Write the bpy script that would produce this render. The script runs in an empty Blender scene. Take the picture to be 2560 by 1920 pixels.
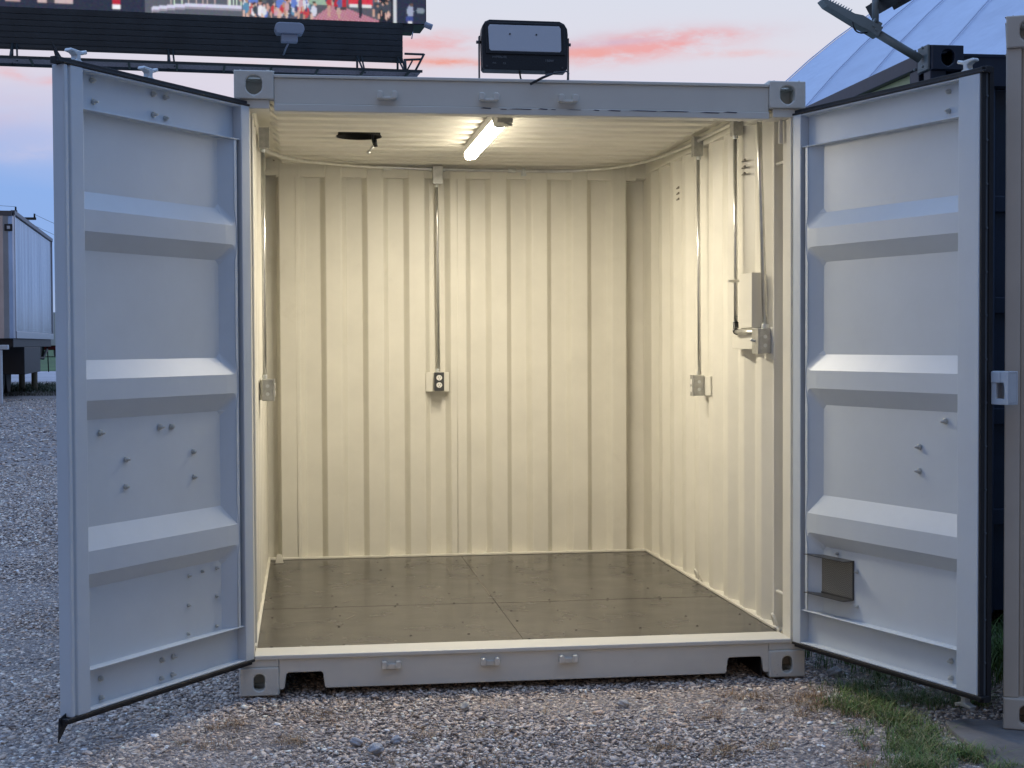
import bpy, bmesh, math, random
import numpy as np
from mathutils import Vector, Matrix

# ---------------------------------------------------------------- camera
sc = bpy.context.scene
CAMP = (-0.9454, -6.2853, 1.4673); YAW = 0.1382; PIT = -0.0278; ROL = 0.0044; FPX = 3749.11
cam_d = bpy.data.cameras.new('camera'); cam = bpy.data.objects.new('camera', cam_d)
sc.collection.objects.link(cam); sc.camera = cam
cam_d.sensor_fit = 'HORIZONTAL'; cam_d.sensor_width = 36; cam_d.lens = 36*FPX/2560
cam_d.clip_start = 0.05; cam_d.clip_end = 3000
_f = Vector((math.sin(YAW)*math.cos(PIT), math.cos(YAW)*math.cos(PIT), math.sin(PIT)))
_r0 = Vector((math.cos(YAW), -math.sin(YAW), 0)); _u0 = _r0.cross(_f)
_r = _r0*math.cos(ROL) - _u0*math.sin(ROL); _u = _r0*math.sin(ROL) + _u0*math.cos(ROL)
cam.matrix_world = Matrix(((_r.x, _u.x, -_f.x, CAMP[0]), (_r.y, _u.y, -_f.y, CAMP[1]), (_r.z, _u.z, -_f.z, CAMP[2]), (0, 0, 0, 1)))

def sky_dir(a, b):      # a compass direction of the sky read off the photograph (2212 px wide copy)
    d = _r*((a*2560/2212-1280)/FPX) + _u*((960-b*2560/2212)/FPX) + _f
    return d.x/d.y, d.z/d.y

# ---------------------------------------------------------------- world (dusk sky)
w = bpy.data.worlds.new('World'); sc.world = w; w.use_nodes = True
N = w.node_tree.nodes; Lk = w.node_tree.links; N.clear()
def nn(t, **k):
    n = N.new(t)
    for a, v in k.items(): setattr(n, a, v)
    return n
def wm(op, a, b=None, c=None, clamp=False):
    n = nn('ShaderNodeMath', operation=op); n.use_clamp = clamp
    for i, v in enumerate((a, b, c)):
        if v is None: continue
        if isinstance(v, (int, float)): n.inputs[i].default_value = v
        else: Lk.new(v, n.inputs[i])
    return n.outputs[0]
def wmix(f, a, b, bt='MIX'):
    n = nn('ShaderNodeMix', data_type='RGBA', blend_type=bt)
    for s, v in ((0, f), (6, a), (7, b)):
        if isinstance(v, (int, float)): n.inputs[s].default_value = v
        elif isinstance(v, tuple): n.inputs[s].default_value = (*v, 1)
        else: Lk.new(v, n.inputs[s])
    return n.outputs[2]
def wramp(fac, stops):
    n = nn('ShaderNodeValToRGB'); Lk.new(fac, n.inputs[0]); e = n.color_ramp.elements
    while len(e) < len(stops): e.new(0.5)
    for el, (p, c) in zip(e, stops): el.position = p; el.color = (*c, 1)
    return n.outputs[0]
tc = nn('ShaderNodeTexCoord'); sp = nn('ShaderNodeSeparateXYZ'); Lk.new(tc.outputs['Generated'], sp.inputs[0])
SX, SY, SZ = sp.outputs
SUN_EL, SUN_ROT = math.radians(1.5), math.radians(200)
sky = nn('ShaderNodeTexSky', sky_type='NISHITA'); sky.sun_disc = False
sky.sun_elevation = SUN_EL; sky.sun_rotation = SUN_ROT
nish = wmix(1.0, sky.outputs[0], (0.10, 0.10, 0.10), 'MULTIPLY')
zz = wm('ADD', SZ, wm('MULTIPLY', SX, 0.05))
n1 = nn('ShaderNodeTexNoise'); n1.inputs['Scale'].default_value = 5; n1.inputs['Detail'].default_value = 5
mp = nn('ShaderNodeMapping'); mp.inputs['Scale'].default_value = (1, 1, 4.5); Lk.new(tc.outputs['Generated'], mp.inputs[0]); Lk.new(mp.outputs[0], n1.inputs['Vector'])
zz = wm('ADD', zz, wm('MULTIPLY', wm('SUBTRACT', n1.outputs[0], 0.5), 0.035))
front = wramp(zz, [(0.0, (.50, .64, .92)), (.04, (.29, .50, .96)), (.09, (.29, .50, .98)), (.125, (.54, .62, .96)), (.16, (.84, .79, .94)), (.195, (.86, .84, .96)), (.24, (.82, .86, .99)), (.5, (.44, .66, 1.05)), (.8, (.62, .96, 1.75)), (1, (.98, 1.42, 2.35))])
back = wramp(zz, [(0.0, (.030, .040, .055)), (.15, (.04, .06, .09)), (.5, (.08, .12, .20)), (.8, (.38, .60, 1.1)), (1, (.98, 1.42, 2.35))])
side = wramp(zz, [(0.0, (.18, .34, .66)), (.15, (.24, .46, .95)), (.5, (.32, .58, 1.20)), (.8, (.56, .90, 1.65)), (1, (.98, 1.42, 2.35))])
ff = wm('MULTIPLY', SY, 1.6, None, True); fb = wm('MULTIPLY', SY, -1.5, None, True)
f2 = wm('MULTIPLY_ADD', ff, 1.0, 0.0, True)
base = wmix(fb, wmix(f2, side, front), back)
TU = wm('DIVIDE', SX, wm('MAXIMUM', SY, 0.05)); TV = wm('DIVIDE', SZ, wm('MAXIMUM', SY, 0.05))
n2 = nn('ShaderNodeTexNoise'); n2.inputs['Scale'].default_value = 34; n2.inputs['Detail'].default_value = 7; n2.inputs['Roughness'].default_value = .62
mp2 = nn('ShaderNodeMapping'); mp2.inputs['Scale'].default_value = (1, 1, 3.2); mp2.inputs['Rotation'].default_value = (0, .12, 0); Lk.new(tc.outputs['Generated'], mp2.inputs[0]); Lk.new(mp2.outputs[0], n2.inputs['Vector'])
nz = wm('MULTIPLY_ADD', n2.outputs[0], 4.2, -1.55, True)
def blob(a, b, sa, sb, slope, amt):
    u0, v0 = sky_dir(a, b); su, sv = sa/3239, sb/3239
    du = wm('SUBTRACT', TU, u0); dv = wm('SUBTRACT', wm('SUBTRACT', TV, v0), wm('MULTIPLY', du, slope))
    q = wm('ADD', wm('POWER', wm('ABSOLUTE', wm('DIVIDE', du, su)), 2), wm('POWER', wm('ABSOLUTE', wm('DIVIDE', dv, sv)), 2))
    g = wm('EXPONENT', wm('MULTIPLY', q, -1))
    k = wm('MULTIPLY', g, wm('ADD', wm('MULTIPLY', nz, .8), .2))
    return wm('MULTIPLY', k, amt, None, True)
col = base
for a, b, sa, sb, sl, amt, c in [
        (1390, 80, 250, 16, .08, .30, (.62, .58, .78)),
        (1385, 102, 190, 27, .13, 1.35, (1.0, .47, .49)), (1270, 116, 100, 17, .02, 1.2, (1.0, .46, .45)), (1480, 78, 120, 11, .07, 1.2, (1.0, .50, .52)), (1330, 92, 150, 8, .1, .5, (.66, .60, .84)),
        (1590, 116, 90, 9, .02, .85, (1.0, .55, .55)), (955, 134, 110, 10, -.02, 1.3, (1.0, .42, .36)), (930, 94, 120, 24, .05, .95, (.97, .52, .56)),
        (30, 160, 45, 12, -.3, .7, (1.0, .5, .52)), (110, 175, 30, 10, 0, .5, (1.0, .5, .52)), (700, 150, 240, 20, 0, .45, (1.0, .66, .66)), (60, 330, 200, 22, .1, .25, (.85, .74, .88)),
        (-700, 300, 500, 50, .1, .8, (.9, .55, .6)), (2900, 200, 500, 50, -.1, .8, (.95, .55, .6))]:
    col = wmix(blob(a, b, sa, sb, sl, amt), col, c)
col = wmix(0.18, col, nish)
bg = nn('ShaderNodeBackground'); Lk.new(col, bg.inputs[0]); bg.inputs[1].default_value = 1.0
wo = nn('ShaderNodeOutputWorld'); Lk.new(bg.outputs[0], wo.inputs[0])
# faint after-sunset glow
sl = bpy.data.lights.new('sun', 'SUN'); sl.energy = 0.12; sl.angle = math.radians(40); sl.color = (1, .85, .78)
so = bpy.data.objects.new('sun', sl); sc.collection.objects.link(so)
so.rotation_euler = Vector((math.sin(SUN_ROT), math.cos(SUN_ROT), math.tan(math.radians(14)))).to_track_quat('Z', 'Y').to_euler()
LED_STRENGTH = 320.0
sc.view_settings.view_transform = 'Standard'; sc.view_settings.look = 'None'; sc.view_settings.exposure = 0; sc.view_settings.gamma = 1
try:
    sc.cycles.use_denoising = True; sc.cycles.max_bounces = 10; sc.cycles.diffuse_bounces = 6
    sc.cycles.sample_clamp_indirect = 6
except Exception: pass

# ---------------------------------------------------------------- materials
def mat(name, base=(.5, .5, .5), rough=.5, metal=0., var=0., vscale=6., bump=0., bscale=60., var2=None, emit=None, estr=0., spec=None, dirt=None, vc=None):
    m = bpy.data.materials.new(name); m.use_nodes = True; nt = m.node_tree; b = nt.nodes['Principled BSDF']
    b.inputs['Base Color'].default_value = (*base, 1); b.inputs['Roughness'].default_value = rough; b.inputs['Metallic'].default_value = metal
    if spec is not None: b.inputs['Specular IOR Level'].default_value = spec
    t = nt.nodes.new('ShaderNodeTexCoord'); src = None
    if var:
        n = nt.nodes.new('ShaderNodeTexNoise'); n.inputs['Scale'].default_value = vscale; n.inputs['Detail'].default_value = 6; n.inputs['Roughness'].default_value = .6
        nt.links.new(t.outputs['Object'], n.inputs[0])
        r = nt.nodes.new('ShaderNodeValToRGB'); r.color_ramp.elements[0].position = .3; r.color_ramp.elements[1].position = .7
        r.color_ramp.elements[0].color = (*[c*(1-var) for c in base], 1)
        r.color_ramp.elements[1].color = (*(var2 if var2 else [min(1, c*(1+var)) for c in base]), 1)
        nt.links.new(n.outputs[0], r.inputs[0]); src = r.outputs[0]
    if vc:
        a = nt.nodes.new('ShaderNodeAttribute'); a.attribute_name = vc; src = a.outputs['Color']
    if dirt:
        n = nt.nodes.new('ShaderNodeTexNoise'); n.inputs['Scale'].default_value = dirt[1]; n.inputs['Detail'].default_value = 9; n.inputs['Roughness'].default_value = .7
        nt.links.new(t.outputs['Object'], n.inputs[0])
        r = nt.nodes.new('ShaderNodeValToRGB'); r.color_ramp.elements[0].position = dirt[2]; r.color_ramp.elements[1].position = dirt[2]+dirt[3]
        nt.links.new(n.outputs[0], r.inputs[0])
        mx = nt.nodes.new('ShaderNodeMix'); mx.data_type = 'RGBA'; nt.links.new(r.outputs[0], mx.inputs[0])
        if src: nt.links.new(src, mx.inputs[6])
        else: mx.inputs[6].default_value = (*base, 1)
        mx.inputs[7].default_value = (*dirt[0], 1); src = mx.outputs[2]
    if src: nt.links.new(src, b.inputs['Base Color'])
    if bump:
        n = nt.nodes.new('ShaderNodeTexNoise'); n.inputs['Scale'].default_value = bscale; n.inputs['Detail'].default_value = 3
        if name == 'membrane':
            mm = nt.nodes.new('ShaderNodeMapping'); mm.inputs['Rotation'].default_value = (.9, .5, .3); mm.inputs['Scale'].default_value = (.28, 1.0, 1.6); nt.links.new(t.outputs['Object'], mm.inputs[0]); nt.links.new(mm.outputs[0], n.inputs[0])
        else: nt.links.new(t.outputs['Object'], n.inputs[0])
        bp = nt.nodes.new('ShaderNodeBump'); bp.inputs['Strength'].default_value = bump; bp.inputs['Distance'].default_value = .01 if name != 'membrane' else .45
        nt.links.new(n.outputs[0], bp.inputs['Height']); nt.links.new(bp.outputs[0], b.inputs['Normal'])
    if emit:
        b.inputs['Emission Color'].default_value = (*emit, 1); b.inputs['Emission Strength'].default_value = estr
    return m
CREAM = mat('cream_paint', (.66, .64, .57), .42, var=.035, vscale=3, bump=.06, bscale=14, dirt=((.52, .49, .42), 3.5, .66, .25))
DOORP = mat('door_paint', (.545, .595, .635), .42, var=.04, vscale=3, bump=.07, bscale=12, dirt=((.44, .45, .43), 4.5, .66, .25))
CREAMW = mat('cream_wall_paint', (.66, .64, .57), .46, var=.05, vscale=4, bump=.10, bscale=9, dirt=((.50, .47, .40), 2.2, .62, .3))
CAST = mat('chipped_cream_paint', (.64, .62, .55), .5, var=.05, vscale=9, bump=.25, bscale=40, dirt=((.10, .08, .07), 17, .655, .02))
TAN = mat('tan_paint', (.50, .45, .38), .5, var=.06, vscale=5, bump=.08, bscale=20)
NAVY = mat('navy_paint', (.012, .022, .045), .4, var=.15, vscale=6, bump=.08, bscale=18)
BLACKR = mat('black_rubber', (.012, .012, .014), .6, var=.2, vscale=20)
BLACKM = mat('black_housing', (.008, .009, .012), .35, bump=.1, bscale=150)
GALV = mat('galvanised_steel', (.62, .62, .60), .32, .9, var=.12, vscale=12)
GALVB = mat('galvanised_box', (.45, .45, .43), .42, .75, var=.2, vscale=30)
ZINC = mat('zinc_casting', (.60, .62, .62), .4, .5, var=.12, vscale=25)
FLOORM = None
DARKG = mat('dark_cover', (.06, .062, .065), .4, .4)
WHITEP = mat('white_plastic', (.75, .74, .70), .35)
SOCK = mat('socket_slots', (.03, .03, .03), .5)
LED = mat('lit_diffuser', (.9, .9, .85), .4, emit=(1.0, .90, .72), estr=LED_STRENGTH)
LEDS = mat('lit_diffuser_side', (.9, .9, .85), .4, emit=(1.0, .90, .72), estr=26.0)
FIXT = mat('lamp_housing', (.72, .72, .70), .4)
GLASSF = mat('floodlight_glass', (.50, .53, .58), .2, 0, spec=.7)
BILLB = mat('billboard_steel', (.022, .032, .036), .5, var=.3, vscale=1.5)
LOUV = mat('billboard_skirt', (.030, .040, .044), .45, var=.25, vscale=1.2)
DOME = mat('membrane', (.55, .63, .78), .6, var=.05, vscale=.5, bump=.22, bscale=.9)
YEL = mat('yellow_panel', (.50, .53, .25), .5, var=.06, vscale=3)
LAMPG = mat('grey_lamp_paint', (.20, .235, .24), .45, .1, var=.1, vscale=10)
CONC = mat('slab_concrete', (.17, .16, .155), .85, var=.25, vscale=3, bump=.4, bscale=50)
MARK = mat('faint_marking', (.16, .17, .18), .5)
WOOD = mat('weathered_wood', (.30, .23, .15), .8, var=.2, vscale=8)
TRAILW = mat('white_post_paint', (.55, .55, .55), .5, var=.06)
CHAR = mat('charcoal_steel', (.012, .013, .015), .5)
FIELD = mat('field_green', (.055, .11, .03), .9, var=.3, vscale=.15)
MESHG = None

# floor: dark phenolic plywood with scuffs
def floor_mat():
    m = bpy.data.materials.new('plywood_floor'); m.use_nodes = True; nt = m.node_tree; b = nt.nodes['Principled BSDF']; l = nt.links
    t = nt.nodes.new('ShaderNodeTexCoord')
    def noise(sc_, det, scale=(1, 1, 1)):
        mp = nt.nodes.new('ShaderNodeMapping'); mp.inputs['Scale'].default_value = scale; l.new(t.outputs['Object'], mp.inputs[0])
        n = nt.nodes.new('ShaderNodeTexNoise'); n.inputs['Scale'].default_value = sc_; n.inputs['Detail'].default_value = det; l.new(mp.outputs[0], n.inputs[0]); return n.outputs[0]
    r = nt.nodes.new('ShaderNodeValToRGB'); l.new(noise(2.2, 8), r.inputs[0]); e = r.color_ramp.elements
    e[0].position = .3; e[0].color = (.034, .032, .031, 1); e[1].position = .75; e[1].color = (.060, .056, .053, 1)
    r2 = nt.nodes.new('ShaderNodeValToRGB'); l.new(noise(7, 10, (1, 3, 1)), r2.inputs[0]); e = r2.color_ramp.elements
    e[0].position = .60; e[0].color = (0, 0, 0, 1); e[1].position = .80; e[1].color = (.5, .5, .5, 1)
    mx = nt.nodes.new('ShaderNodeMix'); mx.data_type = 'RGBA'; l.new(r2.outputs[0], mx.inputs[0]); l.new(r.outputs[0], mx.inputs[6]); mx.inputs[7].default_value = (.17, .155, .13, 1)
    l.new(mx.outputs[2], b.inputs['Base Color'])
    rr = nt.nodes.new('ShaderNodeMapRange'); l.new(noise(5, 6), rr.inputs[0]); rr.inputs[3].default_value = .17; rr.inputs[4].default_value = .34; l.new(rr.outputs[0], b.inputs['Roughness'])
    bp = nt.nodes.new('ShaderNodeBump'); bp.inputs['Strength'].default_value = .12; bp.inputs['Distance'].default_value = .01; l.new(noise(9, 4), bp.inputs['Height']); l.new(bp.outputs[0], b.inputs['Normal'])
    return m
FLOORM = floor_mat()
SEAM = mat('floor_seam', (.024, .021, .018), .7)
SEAML = mat('floor_scratch', (.30, .27, .22), .7)

def trailer_mat():
    m = bpy.data.materials.new('brushed_aluminium'); m.use_nodes = True; nt = m.node_tree; b = nt.nodes['Principled BSDF']; l = nt.links
    b.inputs['Metallic'].default_value = .8; b.inputs['Roughness'].default_value = .27
    t = nt.nodes.new('ShaderNodeTexCoord'); mp = nt.nodes.new('ShaderNodeMapping'); mp.inputs['Scale'].default_value = (1, 1.6, .16); l.new(t.outputs['Object'], mp.inputs[0])
    n = nt.nodes.new('ShaderNodeTexNoise'); n.inputs['Scale'].default_value = 1.6; n.inputs['Detail'].default_value = 8; n.inputs['Roughness'].default_value = .65; l.new(mp.outputs[0], n.inputs[0])
    r = nt.nodes.new('ShaderNodeValToRGB'); l.new(n.outputs[0], r.inputs[0]); e = r.color_ramp.elements
    e[0].position = .36; e[0].color = (.36, .37, .40, 1); e[1].position = .66; e[1].color = (.62, .63, .66, 1)
    l.new(r.outputs[0], b.inputs['Base Color'])
    bp = nt.nodes.new('ShaderNodeBump'); bp.inputs['Strength'].default_value = .3; bp.inputs['Distance'].default_value = .05; l.new(n.outputs[0], bp.inputs['Height']); l.new(bp.outputs[0], b.inputs['Normal'])
    return m
ALU = trailer_mat()

def ground_mat():
    m = bpy.data.materials.new('gravel_ground'); m.use_nodes = True; nt = m.node_tree; b = nt.nodes['Principled BSDF']; l = nt.links
    b.inputs['Roughness'].default_value = .9
    t = nt.nodes.new('ShaderNodeTexCoord')
    v = nt.nodes.new('ShaderNodeTexVoronoi'); v.inputs['Scale'].default_value = 75; l.new(t.outputs['Object'], v.inputs[0])
    sx = nt.nodes.new('ShaderNodeSeparateColor'); l.new(v.outputs['Color'], sx.inputs[0])
    r = nt.nodes.new('ShaderNodeValToRGB'); l.new(sx.outputs[0], r.inputs[0]); e = r.color_ramp.elements
    e[0].position = 0; e[0].color = (.26, .23, .21, 1); e[1].position = 1; e[1].color = (.62, .56, .51, 1)
    x = e.new(.5); x.color = (.44, .39, .355, 1)
    n = nt.nodes.new('ShaderNodeTexNoise'); n.inputs['Scale'].default_value = .9; n.inputs['Detail'].default_value = 9; n.inputs['Roughness'].default_value = .65; l.new(t.outputs['Object'], n.inputs[0])
    r2 = nt.nodes.new('ShaderNodeValToRGB'); l.new(n.outputs[0], r2.inputs[0]); e = r2.color_ramp.elements
    e[0].position = .35; e[0].color = (.72, .72, .76, 1); e[1].position = .7; e[1].color = (1.25, 1.2, 1.2, 1)
    mx = nt.nodes.new('ShaderNodeMix'); mx.data_type = 'RGBA'; mx.blend_type = 'MULTIPLY'; mx.inputs[0].default_value = 1; l.new(r.outputs[0], mx.inputs[6]); l.new(r2.outputs[0], mx.inputs[7])
    l.new(mx.outputs[2], b.inputs['Base Color'])
    n3 = nt.nodes.new('ShaderNodeTexNoise'); n3.inputs['Scale'].default_value = 3; n3.inputs['Detail'].default_value = 10; n3.inputs['Roughness'].default_value = .75; l.new(t.outputs['Object'], n3.inputs[0])
    ad = nt.nodes.new('ShaderNodeMath'); ad.operation = 'MULTIPLY_ADD'; l.new(n3.outputs[0], ad.inputs[0]); ad.inputs[1].default_value = 5; l.new(v.outputs['Distance'], ad.inputs[2])
    bp = nt.nodes.new('ShaderNodeBump'); bp.inputs['Strength'].default_value = .9; bp.inputs['Distance'].default_value = .03; bp.invert = True; l.new(ad.outputs[0], bp.inputs['Height']); l.new(bp.outputs[0], b.inputs['Normal'])
    return m
GRAVEL = ground_mat()
STONE = mat('crushed_stone', rough=.85, vc='tint', bump=.3, bscale=120)
GRASSM = mat('grass_blades', rough=.6, vc='tint')
PIX = bpy.data.materials.new('screen_pixels'); PIX.use_nodes = True
_b = PIX.node_tree.nodes['Principled BSDF']; _a = PIX.node_tree.nodes.new('ShaderNodeAttribute'); _a.attribute_name = 'tint'
_b.inputs['Base Color'].default_value = (.02, .02, .02, 1); PIX.node_tree.links.new(_a.outputs['Color'], _b.inputs['Emission Color']); _b.inputs['Emission Strength'].default_value = 1.0

def mesh_mat():
    m = bpy.data.materials.new('vent_mesh'); m.use_nodes = True; nt = m.node_tree; b = nt.nodes['Principled BSDF']; l = nt.links
    b.inputs['Roughness'].default_value = .5; b.inputs['Metallic'].default_value = .4
    t = nt.nodes.new('ShaderNodeTexCoord'); k = nt.nodes.new('ShaderNodeTexChecker'); k.inputs['Scale'].default_value = 260
    l.new(t.outputs['Object'], k.inputs[0]); k.inputs[1].default_value = (.26, .26, .25, 1); k.inputs[2].default_value = (.08, .08, .08, 1); l.new(k.outputs[0], b.inputs['Base Color'])
    return m
MESHG = mesh_mat()

# ---------------------------------------------------------------- mesh helpers
COL = sc.collection
class MB:
    def __init__(s): s.v = []; s.f = []; s.m = []; s.sm = []
    def add(s, vs, fs, mi=0, smooth=False):
        o = len(s.v); s.v += [tuple(x) for x in vs]
        for f in fs: s.f.append(tuple(i+o for i in f)); s.m.append(mi); s.sm.append(smooth)
        return s
    def box(s, a, b, mi=0):
        x0, y0, z0 = a; x1, y1, z1 = b
        if x0 > x1: x0, x1 = x1, x0
        if y0 > y1: y0, y1 = y1, y0
        if z0 > z1: z0, z1 = z1, z0
        v = [(x0, y0, z0), (x1, y0, z0), (x1, y1, z0), (x0, y1, z0), (x0, y0, z1), (x1, y0, z1), (x1, y1, z1), (x0, y1, z1)]
        return s.add(v, [(0, 3, 2, 1), (4, 5, 6, 7), (0, 1, 5, 4), (1, 2, 6, 5), (2, 3, 7, 6), (3, 0, 4, 7)], mi)
    def tube(s, pts, r, n=12, mi=0, cap=True, r2=None):
        pts = [Vector(p) for p in pts]; rings = []; t0 = (pts[1]-pts[0]).normalized()
        up = Vector((0, 0, 1)) if abs(t0.z) < .9 else Vector((1, 0, 0)); a = t0.cross(up).normalized()
        o = len(s.v); k = len(pts)
        for i, p in enumerate(pts):
            t = ((pts[min(i+1, k-1)]-pts[max(i-1, 0)])).normalized()
            a = (a - t*a.dot(t)).normalized(); bb = t.cross(a)
            rr = r if r2 is None else r+(r2-r)*i/(k-1)
            for j in range(n):
                an = 2*math.pi*j/n; q = p + (a*math.cos(an)+bb*math.sin(an))*rr; s.v.append(tuple(q))
        for i in range(k-1):
            for j in range(n):
                s.f.append((o+i*n+j, o+i*n+(j+1) % n, o+(i+1)*n+(j+1) % n, o+(i+1)*n+j)); s.m.append(mi); s.sm.append(True)
        if cap:
            s.f.append(tuple(o+j for j in range(n))[::-1]); s.m.append(mi); s.sm.append(False)
            s.f.append(tuple(o+(k-1)*n+j for j in range(n))); s.m.append(mi); s.sm.append(False)
        return s
    def prism(s, poly, o, ax, ay, az, d, mi=0):      # 2-D polygon in ax, ay extruded d along az
        o, ax, ay, az = Vector(o), Vector(ax), Vector(ay), Vector(az); n = len(poly)
        v = [o+ax*p[0]+ay*p[1] for p in poly]+[o+ax*p[0]+ay*p[1]+az*d for p in poly]
        fs = [tuple(range(n))[::-1], tuple(range(n, 2*n))]+[(i, (i+1) % n, n+(i+1) % n, n+i) for i in range(n)]
        return s.add(v, fs, mi)
    def plate_hole(s, wd, ht, hole, o, ax, ay, az, t, mi=0, mh=0):   # rectangle with a polygonal hole, thickness t along az
        o, ax, ay, az = Vector(o), Vector(ax), Vector(ay), Vector(az); n = len(hole)
        cx = sum(p[0] for p in hole)/n; cy = sum(p[1] for p in hole)/n; out = []
        for x, y in hole:
            dx, dy = x-cx, y-cy; k = 1e9
            if dx > 1e-9: k = min(k, (wd-cx)/dx)
            if dx < -1e-9: k = min(k, -cx/dx)
            if dy > 1e-9: k = min(k, (ht-cy)/dy)
            if dy < -1e-9: k = min(k, -cy/dy)
            out.append([cx+dx*k, cy+dy*k])
        for c in ((0, 0), (wd, 0), (wd, ht), (0, ht)):
            i = min(range(n), key=lambda q: (out[q][0]-c[0])**2+(out[q][1]-c[1])**2); out[i] = list(c)
        P = lambda p, d: o+ax*p[0]+ay*p[1]+az*d
        v = [P(p, 0) for p in hole]+[P(p, 0) for p in out]+[P(p, t) for p in hole]+[P(p, t) for p in out]
        f1, f2 = [], []
        for i in range(n):
            j = (i+1) % n
            f1 += [(i, j, n+j, n+i), (2*n+i, 3*n+i, 3*n+j, 2*n+j), (n+i, n+j, 3*n+j, 3*n+i)]; f2.append((j, i, 2*n+i, 2*n+j))
        s.add(v, f1, mi); o2 = len(s.v); s.add(v, f2, mh); return s
    def build(s, name, mats, parent=None, bevel=0, loc=None, seg=2, solid=0, M=None):
        me = bpy.data.meshes.new(name); vs = s.v
        if M is not None: vs = [tuple(M @ Vector(v)) for v in vs]
        if loc is not None: vs = [(v[0]-loc[0], v[1]-loc[1], v[2]-loc[2]) for v in vs]
        me.from_pydata(vs, [], s.f)
        if not isinstance(mats, (list, tuple)): mats = [mats]
        for m in mats: me.materials.append(m)
        me.polygons.foreach_set('material_index', s.m); me.polygons.foreach_set('use_smooth', s.sm)
        bm = bmesh.new(); bm.from_mesh(me); bmesh.ops.remove_doubles(bm, verts=bm.verts, dist=1e-6); bmesh.ops.recalc_face_normals(bm, faces=bm.faces); bm.to_mesh(me); bm.free()
        ob = bpy.data.objects.new(name, me); COL.objects.link(ob)
        if loc is not None: ob.location = loc
        if parent: ob.parent = parent
        if solid:
            md = ob.modifiers.new('thickness', 'SOLIDIFY'); md.thickness = solid; md.offset = 0
        if bevel:
            md = ob.modifiers.new('bevel', 'BEVEL'); md.width = bevel; md.segments = seg; md.limit_method = 'ANGLE'; md.angle_limit = math.radians(40); md.harden_normals = False
        return ob
def thing(name, label, cat, loc=(0, 0, 0), rz=0, group=None, rot=None):
    o = bpy.data.objects.new(name, None); COL.objects.link(o); o.empty_display_size = .1
    o.location = loc; o.rotation_euler = rot if rot else (0, 0, rz); tag(o, label, cat, group); return o
def tag(o, label, cat, group=None, kind=None):
    if label: o['label'] = label
    if cat: o['category'] = cat
    if group: o['group'] = group
    if kind: o['kind'] = kind
    return o
def struct(o): o['kind'] = 'structure'; return o
def dup(o, parent=None, loc=None):
    c = o.copy(); COL.objects.link(c)
    if parent: c.parent = parent
    if loc is not None: c.location = loc
    for ch in list(o.children): dup(ch, c)
    return c
def ell(cx, cy, rx, ry, n=24, st=0):
    return [(cx+rx*math.cos(st+2*math.pi*i/n), cy+ry*math.sin(st+2*math.pi*i/n)) for i in range(n)]
def stadium(cx, cy, w_, h_, n=24):
    r = w_/2; out = []
    for i in range(n):
        a = 2*math.pi*(i+.5)/n; x, y = r*math.cos(a), r*math.sin(a)
        out.append((cx+x, cy+y+(h_/2-r)*(1 if y > 0 else -1)))
    return out
def shield(cx, cy, w_, h_):
    P = []
    for i in range(9): a = math.pi*i/8; P.append((cx+w_/2*math.cos(a), cy+h_*.16+h_*.34*math.sin(a)))
    P += [(cx-w_/2, cy-h_*.14), (cx-w_*.44, cy-h_*.30), (cx-w_*.27, cy-h_*.44), (cx, cy-h_*.56), (cx+w_*.27, cy-h_*.44), (cx+w_*.44, cy-h_*.30), (cx+w_/2, cy-h_*.14)]
    return P
X, Y, Z = (1, 0, 0), (0, 1, 0), (0, 0, 1)

# ---------------------------------------------------------------- ground
def zg(x, y):      # terrain height
    t = min(1, max(0, (y-8)/20)); t = t*t*(3-2*t)
    return .35*t
def ground():
    xs = sorted(set(list(np.round(np.linspace(-6, 6, 61), 3))+[-900, -300, -120, -60, -40, -30, -24, -20, -16, -13, -11, -9.5, -8.3, -7.2, 7.5, 9, 12, 16, 22, 30, 60, 120, 300, 900]))
    ys = sorted(set(list(np.round(np.linspace(-8, 8, 81), 3))+[-600, -100, -40, -20, -12]+list(range(9, 40))+[42, 46, 52, 60, 80, 120, 200, 400, 1500]))
    rng = np.random.default_rng(3); v = []
    for y in ys:
        for x in xs:
            b = .012*math.sin(x*2.1+y*.7)+.010*math.sin(y*3.1-x*1.3+2) if abs(x) < 6 and abs(y) < 8 else 0
            if -1.35 < x < 1.35 and -.15 < y < 3.1: b = -.004
            v.append((x, y, zg(x, y)+min(b, .004)-.012))
    nx = len(xs); f = [(j*nx+i, j*nx+i+1, (j+1)*nx+i+1, (j+1)*nx+i) for j in range(len(ys)-1) for i in range(nx-1)]
    m = MB(); m.add(v, f, 0, True); return struct(m.build('ground', GRAVEL))
ground()
fm = MB(); fm.box((-400, 58, .30), (120, 900, .362)); struct(fm.build('field', FIELD))
rm = MB(); rm.box((-400, 40, .30), (120, 57.5, .357)); struct(rm.build('road', mat('pale_road', (.42, .40, .42), .9, var=.2, vscale=.4)))

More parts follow.
